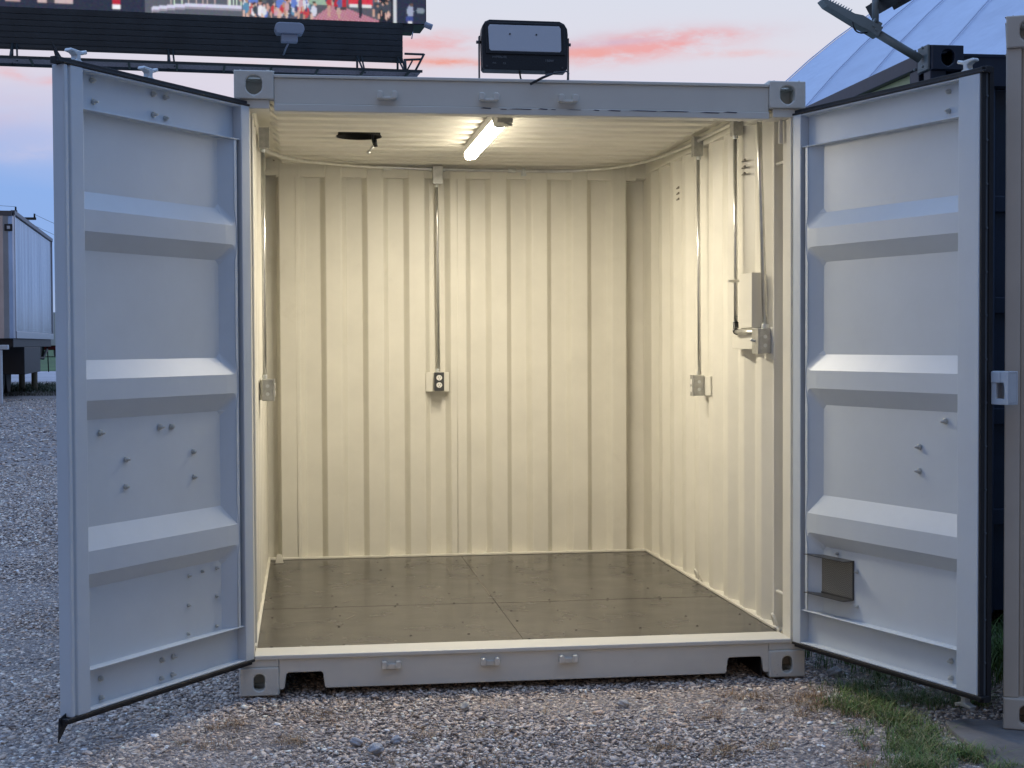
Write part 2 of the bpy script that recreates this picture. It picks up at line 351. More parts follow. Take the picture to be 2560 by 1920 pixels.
def mesh_np(name, V_, F_, tint, material, smooth=False):
    me = bpy.data.meshes.new(name); nf = len(F_); k = F_.shape[1]
    me.vertices.add(len(V_)); me.vertices.foreach_set('co', V_.astype(np.float32).ravel())
    me.loops.add(nf*k); me.loops.foreach_set('vertex_index', F_.astype(np.int32).ravel())
    me.polygons.add(nf); me.polygons.foreach_set('loop_start', np.arange(0, nf*k, k, dtype=np.int32)); me.polygons.foreach_set('loop_total', np.full(nf, k, dtype=np.int32))
    if smooth: me.polygons.foreach_set('use_smooth', np.ones(nf, dtype=bool))
    at = me.color_attributes.new('tint', 'FLOAT_COLOR', 'POINT')
    c = np.ones((len(V_), 4), np.float32); c[:, :3] = tint; at.data.foreach_set('color', c.ravel())
    me.materials.append(material); me.update(); me.validate()
    o = bpy.data.objects.new(name, me); COL.objects.link(o); return o

def gravel():
    rng = np.random.default_rng(11); protos = []
    for k in range(14):
        bm = bmesh.new(); pts = rng.normal(size=(13, 3)); pts /= np.linalg.norm(pts, axis=1)[:, None]; pts *= rng.uniform(.75, 1, (13, 1))*np.array([1, rng.uniform(.6, .95), rng.uniform(.28, .5)])
        for p in pts: bm.verts.new(p)
        r = bmesh.ops.convex_hull(bm, input=bm.verts)
        bmesh.ops.delete(bm, geom=[e for e in r['geom_interior'] if isinstance(e, bmesh.types.BMVert)], context='VERTS')
        bmesh.ops.triangulate(bm, faces=bm.faces); bm.verts.index_update()
        protos.append((np.array([v.co[:] for v in bm.verts]), np.array([[v.index for v in f.verts] for f in bm.faces]))); bm.free()
    P = []
    def region(n, x0, x1, y0, y1, smin, smax, keep=None):
        x = rng.uniform(x0, x1, n); y = rng.uniform(y0, y1, n); s = smin+(smax-smin)*rng.beta(1.3, 4.5, n)
        if keep is not None: k = keep(x, y); x, y, s = x[k], y[k], s[k]
        P.append(np.stack([x, y, s], 1))
    vis = lambda x, y: ~((np.abs(x) < 1.23) & (y > .6)) & ~((x > 1.45) & (y < -.85))
    region(78000, -2.4, 2.3, -2.0, .7, .0045, .024, vis)
    region(2600, -2.4, 2.3, -2.0, .4, .014, .034, vis)
    region(45000, -3.9, -1.25, -1, 5, .007, .026)
    region(30000, -6.0, -2.0, 5, 12, .012, .036)
    region(12000, -8.5, -3.2, 12, 26, .02, .05)
    region(6000, 1.25, 3.0, .3, 3, .008, .03)
    A = np.concatenate(P); n = len(A)
    pal = np.array([(.36, .32, .285), (.27, .245, .23), (.42, .36, .31), (.31, .255, .215), (.47, .43, .385), (.16, .145, .14), (.38, .295, .235), (.25, .24, .245), (.56, .53, .49)])
    ci = rng.choice(len(pal), n, p=[.22, .19, .15, .12, .09, .09, .05, .06, .03]); colr = np.clip(pal[ci]*rng.uniform(.75, 1.2, (n, 1))*np.array([1.72, 1.62, 1.54]), 0, .85)
    pi = rng.integers(0, len(protos), n); VV, FF, TT = [], [], []; off = 0
    for k, (pv, pf) in enumerate(protos):
        idx = np.where(pi == k)[0]; m = len(idx)
        if not m: continue
        a = rng.uniform(0, 2*np.pi, m); t = rng.normal(0, .28, m); t2 = rng.normal(0, .28, m)
        ca, sa, ct, st, cu, su = np.cos(a), np.sin(a), np.cos(t), np.sin(t), np.cos(t2), np.sin(t2)
        Rz = np.zeros((m, 3, 3)); Rz[:, 0, 0] = ca; Rz[:, 0, 1] = -sa; Rz[:, 1, 0] = sa; Rz[:, 1, 1] = ca; Rz[:, 2, 2] = 1
        Rx = np.zeros((m, 3, 3)); Rx[:, 0, 0] = 1; Rx[:, 1, 1] = ct; Rx[:, 1, 2] = -st; Rx[:, 2, 1] = st; Rx[:, 2, 2] = ct
        Ry = np.zeros((m, 3, 3)); Ry[:, 1, 1] = 1; Ry[:, 0, 0] = cu; Ry[:, 0, 2] = su; Ry[:, 2, 0] = -su; Ry[:, 2, 2] = cu
        R = Rz @ Rx @ Ry; q = np.einsum('mij,vj->mvi', R, pv)*A[idx, 2][:, None, None]
        zgv = np.array([zg(0, yy) for yy in A[idx, 1]])
        q[:, :, 0] += A[idx, 0][:, None]; q[:, :, 1] += A[idx, 1][:, None]; q[:, :, 2] += (zgv-.011+A[idx, 2]*rng.uniform(-.05, .32, m))[:, None]
        VV.append(q.reshape(-1, 3)); FF.append((pf[None]+(np.arange(m)*len(pv))[:, None, None]+off).reshape(-1, 3)); TT.append(np.repeat(colr[idx], len(pv), 0)); off += m*len(pv)
    o = mesh_np('gravel', np.concatenate(VV), np.concatenate(FF), np.concatenate(TT), STONE)
    tag(o, 'crushed grey and tan gravel covering the yard', 'gravel', kind='stuff')
gravel()

# larger loose rocks in the foreground
def rock(x, y, s, label, seed, tint):
    rng = random.Random(seed); bm = bmesh.new(); bmesh.ops.create_icosphere(bm, subdivisions=3, radius=1)
    ph = [rng.uniform(0, 6) for _ in range(6)]
    for v in bm.verts:
        c = v.co; k = 1+.16*math.sin(3*c.x+ph[0])*math.sin(3.4*c.y+ph[1])+.1*math.sin(6*c.z+ph[2]+4*c.x)
        v.co = Vector((c.x*k, c.y*k*.8, c.z*k*.62))*s
    me = bpy.data.meshes.new('rock'); bm.to_mesh(me); bm.free(); me.materials.append(mat('rock_face', tint, .9, var=.25, vscale=30, bump=.6, bscale=60))
    o = bpy.data.objects.new('rock', me); COL.objects.link(o); o.location = (x, y, s*.25); o.rotation_euler = (rng.uniform(-.3, .3), rng.uniform(-.3, .3), rng.uniform(0, 6))
    tag(o, label, 'rock', 'larger rocks lying in the gravel')
rock(-.765, -.80, .026, 'bluish grey rock, left one of the cluster in the front gravel', 1, (.38, .38, .40))
rock(-.70, -.91, .032, 'largest bluish grey rock, nearest one of the cluster in the front gravel', 2, (.40, .40, .41))
rock(-.62, -.80, .025, 'bluish grey rock, right one of the cluster in the front gravel', 3, (.36, .37, .40))
rock(-.315, -.33, .026, 'pale tan rock lying below the middle of the container sill', 4, (.48, .44, .38))
rock(.325, -.38, .026, 'pale rounded rock alone on the gravel, right of the sill middle', 5, (.46, .43, .40))
rock(1.36, .02, .035, 'smooth grey rock below the open right door', 6, (.36, .37, .38))

# ---------------------------------------------------------------- grass
def blades(name, label, pts, hmin, hmax, wid, cols, seed, lean=.6, kind='stuff', cat='grass'):
    rng = np.random.default_rng(seed); n = len(pts); a = rng.uniform(0, 2*np.pi, n); h = rng.uniform(hmin, hmax, n)*rng.uniform(.6, 1, n); l = rng.uniform(.1, lean, n)*h*1.6
    d = np.stack([np.cos(a), np.sin(a), np.zeros(n)], 1); s = np.stack([-np.sin(a), np.cos(a), np.zeros(n)], 1); wv = wid*rng.uniform(.6, 1.2, n)
    VV = np.zeros((n, 7, 3))
    for i, (t, wk) in enumerate(((0, 1), (.4, .9), (.75, .55))):
        c = pts+d*(l*t**2)[:, None]+np.array([0, 0, 1])*(h*(t-.12*t*t))[:, None]
        VV[:, 2*i] = c-s*(wv*wk)[:, None]; VV[:, 2*i+1] = c+s*(wv*wk)[:, None]
    VV[:, 6] = pts+d*l[:, None]+np.array([0, 0, 1])*(h*.82)[:, None]
    F = np.array([(0, 1, 3), (0, 3, 2), (2, 3, 5), (2, 5, 4), (4, 5, 6)]); FF = (F[None]+(np.arange(n)*7)[:, None, None]).reshape(-1, 3)
    cols = np.array(cols); c = cols[rng.integers(0, len(cols), n)]*rng.uniform(.7, 1.25, (n, 1))
    o = mesh_np(name, VV.reshape(-1, 3), FF, np.repeat(c, 7, 0), GRASSM)
    tag(o, label, cat, kind=kind); return o
def cloudpts(seed, spots, z=None):
    rng = np.random.default_rng(seed); out = []
    for x, y, r, n in spots:
        nt = max(1, int(n*.75)//14)
        for _ in range(nt):
            c = rng.normal(0, r*.55, 2); q = rng.normal(0, .018, (14, 2))+c+np.array([x, y]); out.append(q)
    q = np.concatenate(out); zz = np.array([zg(a, b) for a, b in q]) if z is None else np.full(len(q), z)
    return np.concatenate([q, (zz-.005)[:, None]], 1)
GREEN = [(.10, .19, .035), (.14, .22, .05), (.065, .13, .03), (.16, .19, .06), (.30, .26, .13)]
DRY = [(.32, .19, .10), (.26, .14, .07), (.36, .26, .15), (.17, .11, .05)]
blades('grass', 'green tufted grass creeping over the gravel beside the slab', cloudpts(1, [(1.26, -.62, .12, 900), (1.36, -.46, .10, 800), (1.18, -.50, .10, 300), (1.32, -.80, .08, 700), (1.30, -1.0, .09, 900), (1.24, -1.18, .10, 1100), (1.38, -1.32, .07, 800), (1.18, -1.38, .10, 900), (1.40, -1.5, .05, 400), (1.36, -.25, .12, 600), (1.55, -.5, .10, 600), (1.75, -.55, .1, 600), (1.12, -.95, .10, 200), (1.62, -.1, .15, 500), (1.08, -1.45, .1, 350)]), .02, .070, .0016, GREEN, 5, 1.5)
blades('grass', 'tall dark grass growing between the open right door and the blue container', cloudpts(2, [(2.3, .3, .3, 1500), (2.0, .0, .3, 1500), (2.7, .5, .5, 1600), (2.9, 1.4, .6, 2600), (3.2, 2.2, .7, 2000), (1.7, .2, .3, 700), (2.4, -.3, .3, 1500)]), .06, .2, .0022, GREEN[:3], 6, .8)
blades('dry_straw', 'brown dry straw scattered over the gravel', cloudpts(3, [(1.10, -.42, .14, 500), (1.18, -.66, .1, 250), (.55, -1.12, .10, 240), (.72, -1.05, .05, 100), (.35, -1.0, .05, 120), (.95, -1.32, .10, 300), (1.02, -1.1, .06, 120), (-.98, -.72, .06, 160), (-1.25, -.45, .07, 200), (-.52, -.72, .04, 60), (.75, -.45, .2, 160), (.95, -.35, .12, 200), (-.1, -.45, .3, 120), (-.9, -.35, .14, 160), (.1, -1.2, .3, 120), (-.75, -1.05, .2, 80), (-.3, -1.1, .08, 120), (.62, -.62, .06, 120), (1.02, -.62, .07, 160), (-1.3, -.75, .12, 120)]), .012, .035, .0013, DRY, 7, 2.6, cat='straw')
blades('weeds', 'strip of dark weeds growing along the far edge of the gravel', np.concatenate([np.random.default_rng(9).uniform([-11, 29.2], [-5, 34.5], (16000, 2)), np.zeros((16000, 1))+.34], 1), .06, .24, .012, [(.02, .035, .012), (.035, .055, .018), (.06, .07, .03)], 8, .8)
blades('dry_weeds', 'low dry weeds fringing the far gravel edge', np.concatenate([np.random.default_rng(10).uniform([-10, 27.6], [-5, 29.6], (5000, 2)), np.zeros((5000, 1))+.34], 1), .03, .12, .008, [(.13, .11, .09), (.09, .09, .05), (.2, .17, .14)], 9, .9)

sm = MB(); sm.prism([(1.43, -3.2), (1.40, -1.9), (1.395, -1.45), (1.42, -1.2), (1.44, -1.0), (1.47, -.88), (1.56, -.85), (1.69, -.9), (2.2, -.2), (2.6, .55), (4.6, -.35), (4.6, -3.2)], (0, 0, -.08), X, Y, Z, .095)
tag(sm.build('concrete_slab', CONC, bevel=.006), 'dark weathered concrete slab under the tan container', 'slab')

# ---------------------------------------------------------------- MAIN CONTAINER
C = thing('shipping_container', 'cream ten foot shipping container with both doors open and its light on', 'container')
W, H, L = 1.219, 2.591, 2.991
def casting(m, x0, y0, z0, top, left, front=True):
    w_, l_, h_, t = .162, .178, .118, .024
    fh = shield(w_/2, h_*.5, .066, .078) if top else stadium(w_/2, h_*.47, .046, .072)
    if front: m.plate_hole(w_, h_, fh, (x0, y0, z0), X, Z, Y, t, 0, 0)
    else: m.box((x0, y0, z0), (x0+w_, y0+t, z0+h_))
    m.box((x0, y0+l_-t, z0), (x0+w_, y0+l_, z0+h_))
    sh = shield(l_/2-t, h_*.5, .06, .072) if top else stadium(l_/2-t, h_*.47, .05, .07)
    ox = x0 if left else x0+w_-t
    m.plate_hole(l_-2*t, h_, sh, (ox, y0+t, z0), Y, Z, X, t, 0, 0)
    ix = x0+w_-t if left else x0
    m.box((ix, y0+t, z0), (ix+t, y0+l_-t, z0+h_))
    zt_ = z0+h_-t if top else z0
    m.plate_hole(w_-2*t, l_-2*t, stadium(w_/2-t, l_/2-t, .05, .09), (x0+t, y0+t, zt_), X, Y, Z, t, 0, 0)
    zb_ = z0 if top else z0+h_-t
    m.box((x0+t, y0+t, zb_), (x0+w_-t, y0+l_-t, zb_+t))
for sx in (-1, 1):
    for yy in (0, L-.178):
        for top in (0, 1):
            m = MB(); casting(m, -W if sx < 0 else W-.162, yy, H-.118 if top else 0, top, sx < 0, yy == 0); m.build('corner_casting', CAST, C, bevel=.006, seg=3)
# posts
for sx in (-1, 1):
    m = MB()
    m.box((sx*W, .018, .118), (sx*1.157, .128, H-.118)); m.box((sx*W, .1281, .118), (sx*1.212, .25, H-.118)); m.box((sx*1.212, .237, .118), (sx*1.152, .25, H-.118))
    for z in (.34, 2.26): m.tube([(sx*1.167, .12, z), (sx*1.167, .24, z)], .007)
    # caps next to castings
    m.box((sx*W, .012, H-.1555), (sx*1.075, .15, H-.1185)); m.box((sx*1.217, .010, .1185), (sx*1.0575, .15, .1498))
    m.build('corner_post', CREAM, C, bevel=.003)
    m = MB(); m.box((sx*W, L-.08, .118), (sx*1.10, L-.02, H-.118)); m.build('corner_post', CREAM, C, bevel=.003)
# small hooked bracket under right header end
m = MB(); m.box((1.132, .10, 2.335), (1.150, .115, 2.445)); m.build('bracket', CREAM, C, bevel=.002)
# header
m = MB(); xi = W-.1625
m.box((-xi, .012, 2.457), (xi, .095, 2.563)); m.box((-xi-.0, .004, 2.5635), (xi, .11, 2.577)); m.box((-xi, .004, 2.425), (xi, .020, 2.4565)); m.box((-xi, .0205, 2.43), (xi, .11, 2.444))
hd = m.build('door_header', CREAM, C, bevel=.003)
rg = random.Random(8); x = -.2; SCR = mat('bare_scrape', (.05, .06, .09), .5)
while x < .95:
    l_ = rg.uniform(.02, .14); h_ = rg.uniform(.002, .006); z_ = 2.452-rg.uniform(0, .004); m = MB()
    m.prism([(0, 0), (l_*.3, h_*.6), (l_, h_*.2), (l_*.9, -h_*.5), (l_*.4, -h_*.3)], (x, .0025, z_), X, Z, Y, .0013); x += l_+rg.uniform(.0, .05)
    m.build('paint_scrape', SCR, hd)
def keeper(parent, x, z, up):
    m = MB(); s = 1 if up else -1
    m.box((x-.036, .012, z-.016), (x+.036, -.016, z-.004)) if up else m.box((x-.036, .012, z-.018), (x+.036, -.002, z+.006))
    for dx, k in ((-.030, 1), (.030, 1)):
        m.prism([(-.011, -.013), (.011, -.013), (.014, .012), (.006, .02), (-.009, .018)], (x+dx-.0, .012, z), X, Z, (0, -1, 0), .034)
    return m.build('cam_keeper', CREAM if up else mat('bare_worn_keeper', (.62, .62, .58), .35, .35, var=.15, vscale=30), parent, bevel=.0035)
for x in (-.592, -.165, .172): keeper(hd, x, 2.495, True)
# sill with forklift pockets
m = MB()
PR = [(-xi, .150), (-xi, .022), (-1.038, .022), (-1.034, .03), (-1.026, .084), (-1.020, .092), (-.880, .092), (-.874, .084), (-.867, .03), (-.861, .022)]
m.prism(PR+[(-x_, z_) for x_, z_ in PR[::-1]], (0, .012, 0), X, Z, Y, .02)
m.box((-1.156, .001, .1502), (1.156, .172, .168))
sill = m.build('door_sill', CREAM, C, bevel=.0035)
for s in (-1, 1):     # forklift pocket tunnel
    m = MB()
    for xx in (.862, xi-.03): m.box((s*xx, .031, .0), (s*(xx+.006), 1.2, .098))
    m.box((s*.862, 1.2, 0), (s*(xi-.03), 1.206, .098)); m.build('forklift_pocket', CHAR, C)
for x in (-.590, -.172, .165): keeper(sill, x, .112, False)
# side rails + understructure
for s in (-1, 1):
    m = MB(); m.box((s*W, .178, 2.50), (s*1.158, L-.178, H-.012)); m.build('top_side_rail', CREAM, C, bevel=.003)
    m = MB(); m.box((s*W, .178, .03), (s*1.17, L-.178, .158)); m.build('bottom_side_rail', CREAM, C, bevel=.003)
for k in range(9): m = MB(); m.box((-1.169, .35+k*.29, .05), (1.169, .40+k*.29, .135)); m.build('floor_crossmember', CHAR, C)
m = MB(); m.box((-xi, L-.09, .03), (xi, L, .16)); m.build('rear_sill', CREAM, C, bevel=.003)
m = MB(); m.box((-1.10, 2.815, 2.462), (1.10, L-.01, 2.575)); m.build('rear_header', CREAM, C, bevel=.003)
# floor
m = MB()
m.box((-1.163, .1655, .1355), (1.163, 2.87, .165), 0)
ft = .1655
m.box((-.0015, .17, ft), (.0015, 2.80, ft+.0004), 1); m.box((-1.16, 1.128, ft), (1.16, 1.131, ft+.0004), 1)
rng = random.Random(5)
m.box((-.004, 1.35, ft+.0005), (-.0015, 1.95, ft+.0009), 2); m.box((.0, 1.126, ft+.0005), (.42, 1.129, ft+.0009), 2); m.box((-1.1, 1.131, ft+.0005), (-.8, 1.1335, ft+.0009), 2)
for x0 in (-1.10, -.80, -.50, -.22, -.03, .03, .28, .56, .84, 1.10):
    for y0 in (.19, .36, .62, .88, 1.10, 1.16, 1.45, 1.72, 2.0, 2.3, 2.6):
        if rng.random() < .72:
            xx = x0+rng.uniform(-.02, .02); yy = y0+rng.uniform(-.015, .015); r = .006*rng.uniform(.7, 1.2)
            m.prism(ell(0, 0, r, r, 8), (xx, yy, ft+.0010), X, Y, Z, .0004, 1)
for k in range(26):
    xx, yy, a = rng.uniform(-1, 1), rng.uniform(.3, 2.6), rng.uniform(0, 3.1); l_ = rng.uniform(.02, .07)
    m.prism([(-l_, -.0012), (l_, -.0008), (l_, .0008), (-l_, .0012)], (xx, yy, ft+.0016), (math.cos(a), math.sin(a), 0), (-math.sin(a), math.cos(a), 0), Z, .0003, 2)
m.build('floor', [FLOORM, SEAM, SEAML], C)
# cove strips along the floor
m = MB(); m.box((-1.163, 2.80, .1655), (1.163, 2.815, .178)); m.box((-1.2, 2.8155, .1655), (1.2, 2.90, .172)); m.build('kick_plate', CREAM, C, bevel=.002)
for s in (-1, 1):
    m = MB(); m.box((s*1.150, .17, .1657), (s*1.163, 2.80, .178)); m.box((s*1.1632, .171, .160), (s*1.205, 2.80, .174)); m.build('kick_plate', CREAM, C, bevel=.002)

def corrug(segs, start):   # segs: list of (length, depth at end) -> polyline (t, depth)
    t = start[0]; P = [start]
    for l_, d in segs: t += l_; P.append((t, d))
    return P
def smooth_poly(P, r=.008, n=3):   # round the bends
    out = [P[0]]
    for i in range(1, len(P)-1):
        a, b, c = Vector(P[i-1]), Vector(P[i]), Vector(P[i+1]); u = (a-b); v = (c-b)
        ru = min(r, u.length*.45); rv = min(r, v.length*.45); p0 = b+u.normalized()*ru; p2 = b+v.normalized()*rv
        for k in range(n+1): s = k/n; out.append(tuple(p0*(1-s)**2+b*2*s*(1-s)+p2*s*s))
    out.append(P[-1]); return out
def sheet(m, P, fn, z0, z1, mi=0):
    v = [fn(t, d, z0) for t, d in P]+[fn(t, d, z1) for t, d in P]; n = len(P)
    m.add(v, [(i, i+1, n+i+1, n+i) for i in range(n-1)], mi, False)
# side walls: ridges inward at 1.163, valleys at 1.200
for s in (-1, 1):
    P = [(.245, 0), (.255, 0)]; t = .255
    while t < 2.62:
        P += [(t+.066, .036), (t+.136, .036), (t+.202, 0), (t+.278, 0)]; t += .278
    P += [(2.90, 0)]; P = [p for p in P if p[0] <= 2.9]
    m = MB(); sheet(m, smooth_poly(P), lambda t_, d, z: (s*(1.163+d), t_, z), .16, 2.565)
    m.build('side_wall', CREAMW, C, solid=.002)
    # vent slots louvres
    if s > 0:
        for yy in (1.98, .70):
            m = MB()
            for k in range(3): m.prism([(0, 0), (.05, 0), (.05, .004), (0, .012)], (1.1615, yy, 2.33-k*.032), Y, Z, (-1, 0, 0), .007)
            m.build('air_vent', mat('vent_shadow_slot', (.22, .2, .17), .6), C)
# back wall
P = [(-1.165, .085), (-1.100, .085), (-1.082, 0), (-1.0, 0)]; t = -1.0+.0
P += [(-.985, 0)]
t = -.962
while t < .85:
    P += [(t, 0), (t+.030, .046), (t+.126, .046), (t+.156, 0)]; t += .2505
P += [(1.035, 0), (1.052, .085), (1.165, .085)]
m = MB(); sheet(m, smooth_poly(P, .006), lambda t_, d, z: (t_, 2.812+d, z), .165, 2.57)
bw = m.build('back_wall', CREAMW, C, solid=.002)
m = MB(); m.tube([(-.018, 2.811, .18), (-.012, 2.811, 2.46)], .0022, 6); m.tube([(-.985, 2.811, .18), (-.985, 2.811, 2.46)], .0022, 6); m.build('weld_seam', CREAMW, C)
# roof with cut hole
P = [(.095, 2.572), (.15, 2.572)]; t = .15
while t < 2.75:
    P += [(t+.012, 2.541), (t+.100, 2.541), (t+.112, 2.572), (t+.195, 2.572)]; t += .195
P = [p for p in P if p[0] <= 2.87]+[(2.87, 2.56)]; P = smooth_poly(P, .005, 2)
HX, HY, HR = -.650, 1.57, .118
def roof():
    m = MB(); n = len(P)
    xs = [-1.165, -1.10, -1.06]+[HX-HR*1.3, HX+HR*1.3]+[1.06, 1.10, 1.165]
    v = []
    for x in xs:
        k = 0 if abs(x) >= 1.10 else 1
        for t_, z in P: v.append((x, t_, 2.572-(2.572-z)*k))
    m.add(v, [(i*n+j, i*n+j+1, (i+1)*n+j+1, (i+1)*n+j) for i in range(len(xs)-1) for j in range(n-1)], 0, True)
    o = m.build('roof', CREAMW, C, solid=.002)
    cm = MB(); cm.prism(ell(0, 0, HR, HR, 40), (HX, HY, 2.4), X, Y, Z, .3); cu = cm.build('cutter', CHAR)
    md = o.modifiers.new('hole', 'BOOLEAN'); md.object = cu; md.operation = 'DIFFERENCE'; md.solver = 'EXACT'
    bpy.context.view_layer.update(); dg = bpy.context.evaluated_depsgraph_get(); me = bpy.data.meshes.new_from_object(o.evaluated_get(dg))
    for pl in me.polygons: pl.use_smooth = False
    o.modifiers.clear(); o.data = me; bpy.data.objects.remove(cu)
roof()
m = MB(); m.tube([(HX, HY, 2.537), (HX, HY, 2.574)], HR+.001, 40, cap=False); m.tube([(HX, HY, 2.537), (HX, HY, 2.574)], HR-.004, 40, cap=False); m.tube([(HX, HY, 2.574), (HX, HY, 2.66)], .150, 32, cap=False); m.prism(ell(0, 0, .156, .156, 32), (HX, HY, 2.66), X, Y, Z, .02)
m.build('vent_cap', mat('black_void_shade', (.004, .004, .004), .9), C)  # near-black colour paints the opening's darkness; collar added so it shows from below
m = MB(); m.tube([(HX+.075, HY-.02, 2.62), (HX+.07, HY-.03, 2.515), (HX+.078, HY-.035, 2.488)], .006, 8); m.tube([(HX+.08, HY-.035, 2.52), (HX+.085, HY-.035, 2.482)], .011, 10)
m.tube([(HX+.076, HY-.035, 2.488), (HX+.05, HY-.03, 2.458)], .007, 8, mi=1); m.tube([(HX+.052, HY-.03, 2.461), (HX+.042, HY-.03, 2.445)], .010, 10, mi=1)
tag(m.build('cable_connector', [BLACKM, GALV]), 'short black cable with a metal plug dangling from the round hole in the ceiling', 'cable')
# lashing rings (right wall, bottom)
for yy in (1.56, .215):
    m = MB(); pts = [(1.150-.012*math.cos(a), yy+.018*math.sin(a), .205+.034*math.cos(a)) for a in [2*math.pi*i/14 for i in range(15)]]
    m.tube(pts, .0065, 8); m.tube([(1.163, yy-.03, .18), (1.145, yy, .18), (1.163, yy+.03, .18)], .007, 8); m.build('lashing_ring', CREAM, C)
m = MB(); m.prism([(0, 0), (.05, 0), (.035, .055), (.012, .055)], (-1.12, 2.66, .166), X, Z, Y, .01); m.build('corner_gusset', CREAM, C, bevel=.002)
# mounting plates (painted) behind the boxes
m = MB(); m.box((-.209, 2.800, 1.170), (-.069, 2.8095, 1.287)); m.build('mounting_plate', CREAM, C, bevel=.0015)
m = MB(); m.box((1.152, 1.30, 1.185), (1.1605, 1.52, 1.285)); m.build('mounting_plate', CREAM, C, bevel=.0015)
m = MB(); m.box((1.120, .42, 1.43), (1.1605, .79, 1.53)); m.box((1.110, .435, 1.5305), (1.1605, .64, 1.785)); m.build('mounting_plate', CREAM, C, bevel=.002)
m = MB(); m.box((1.1502, .25, 1.385), (1.1605, .37, 1.53)); m.build('mounting_plate', CREAM, C, bevel=.002)
m = MB(); m.box((-1.1605, 1.30, 1.185), (-1.152, 1.52, 1.285)); m.build('mounting_plate', CREAM, C, bevel=.0015)

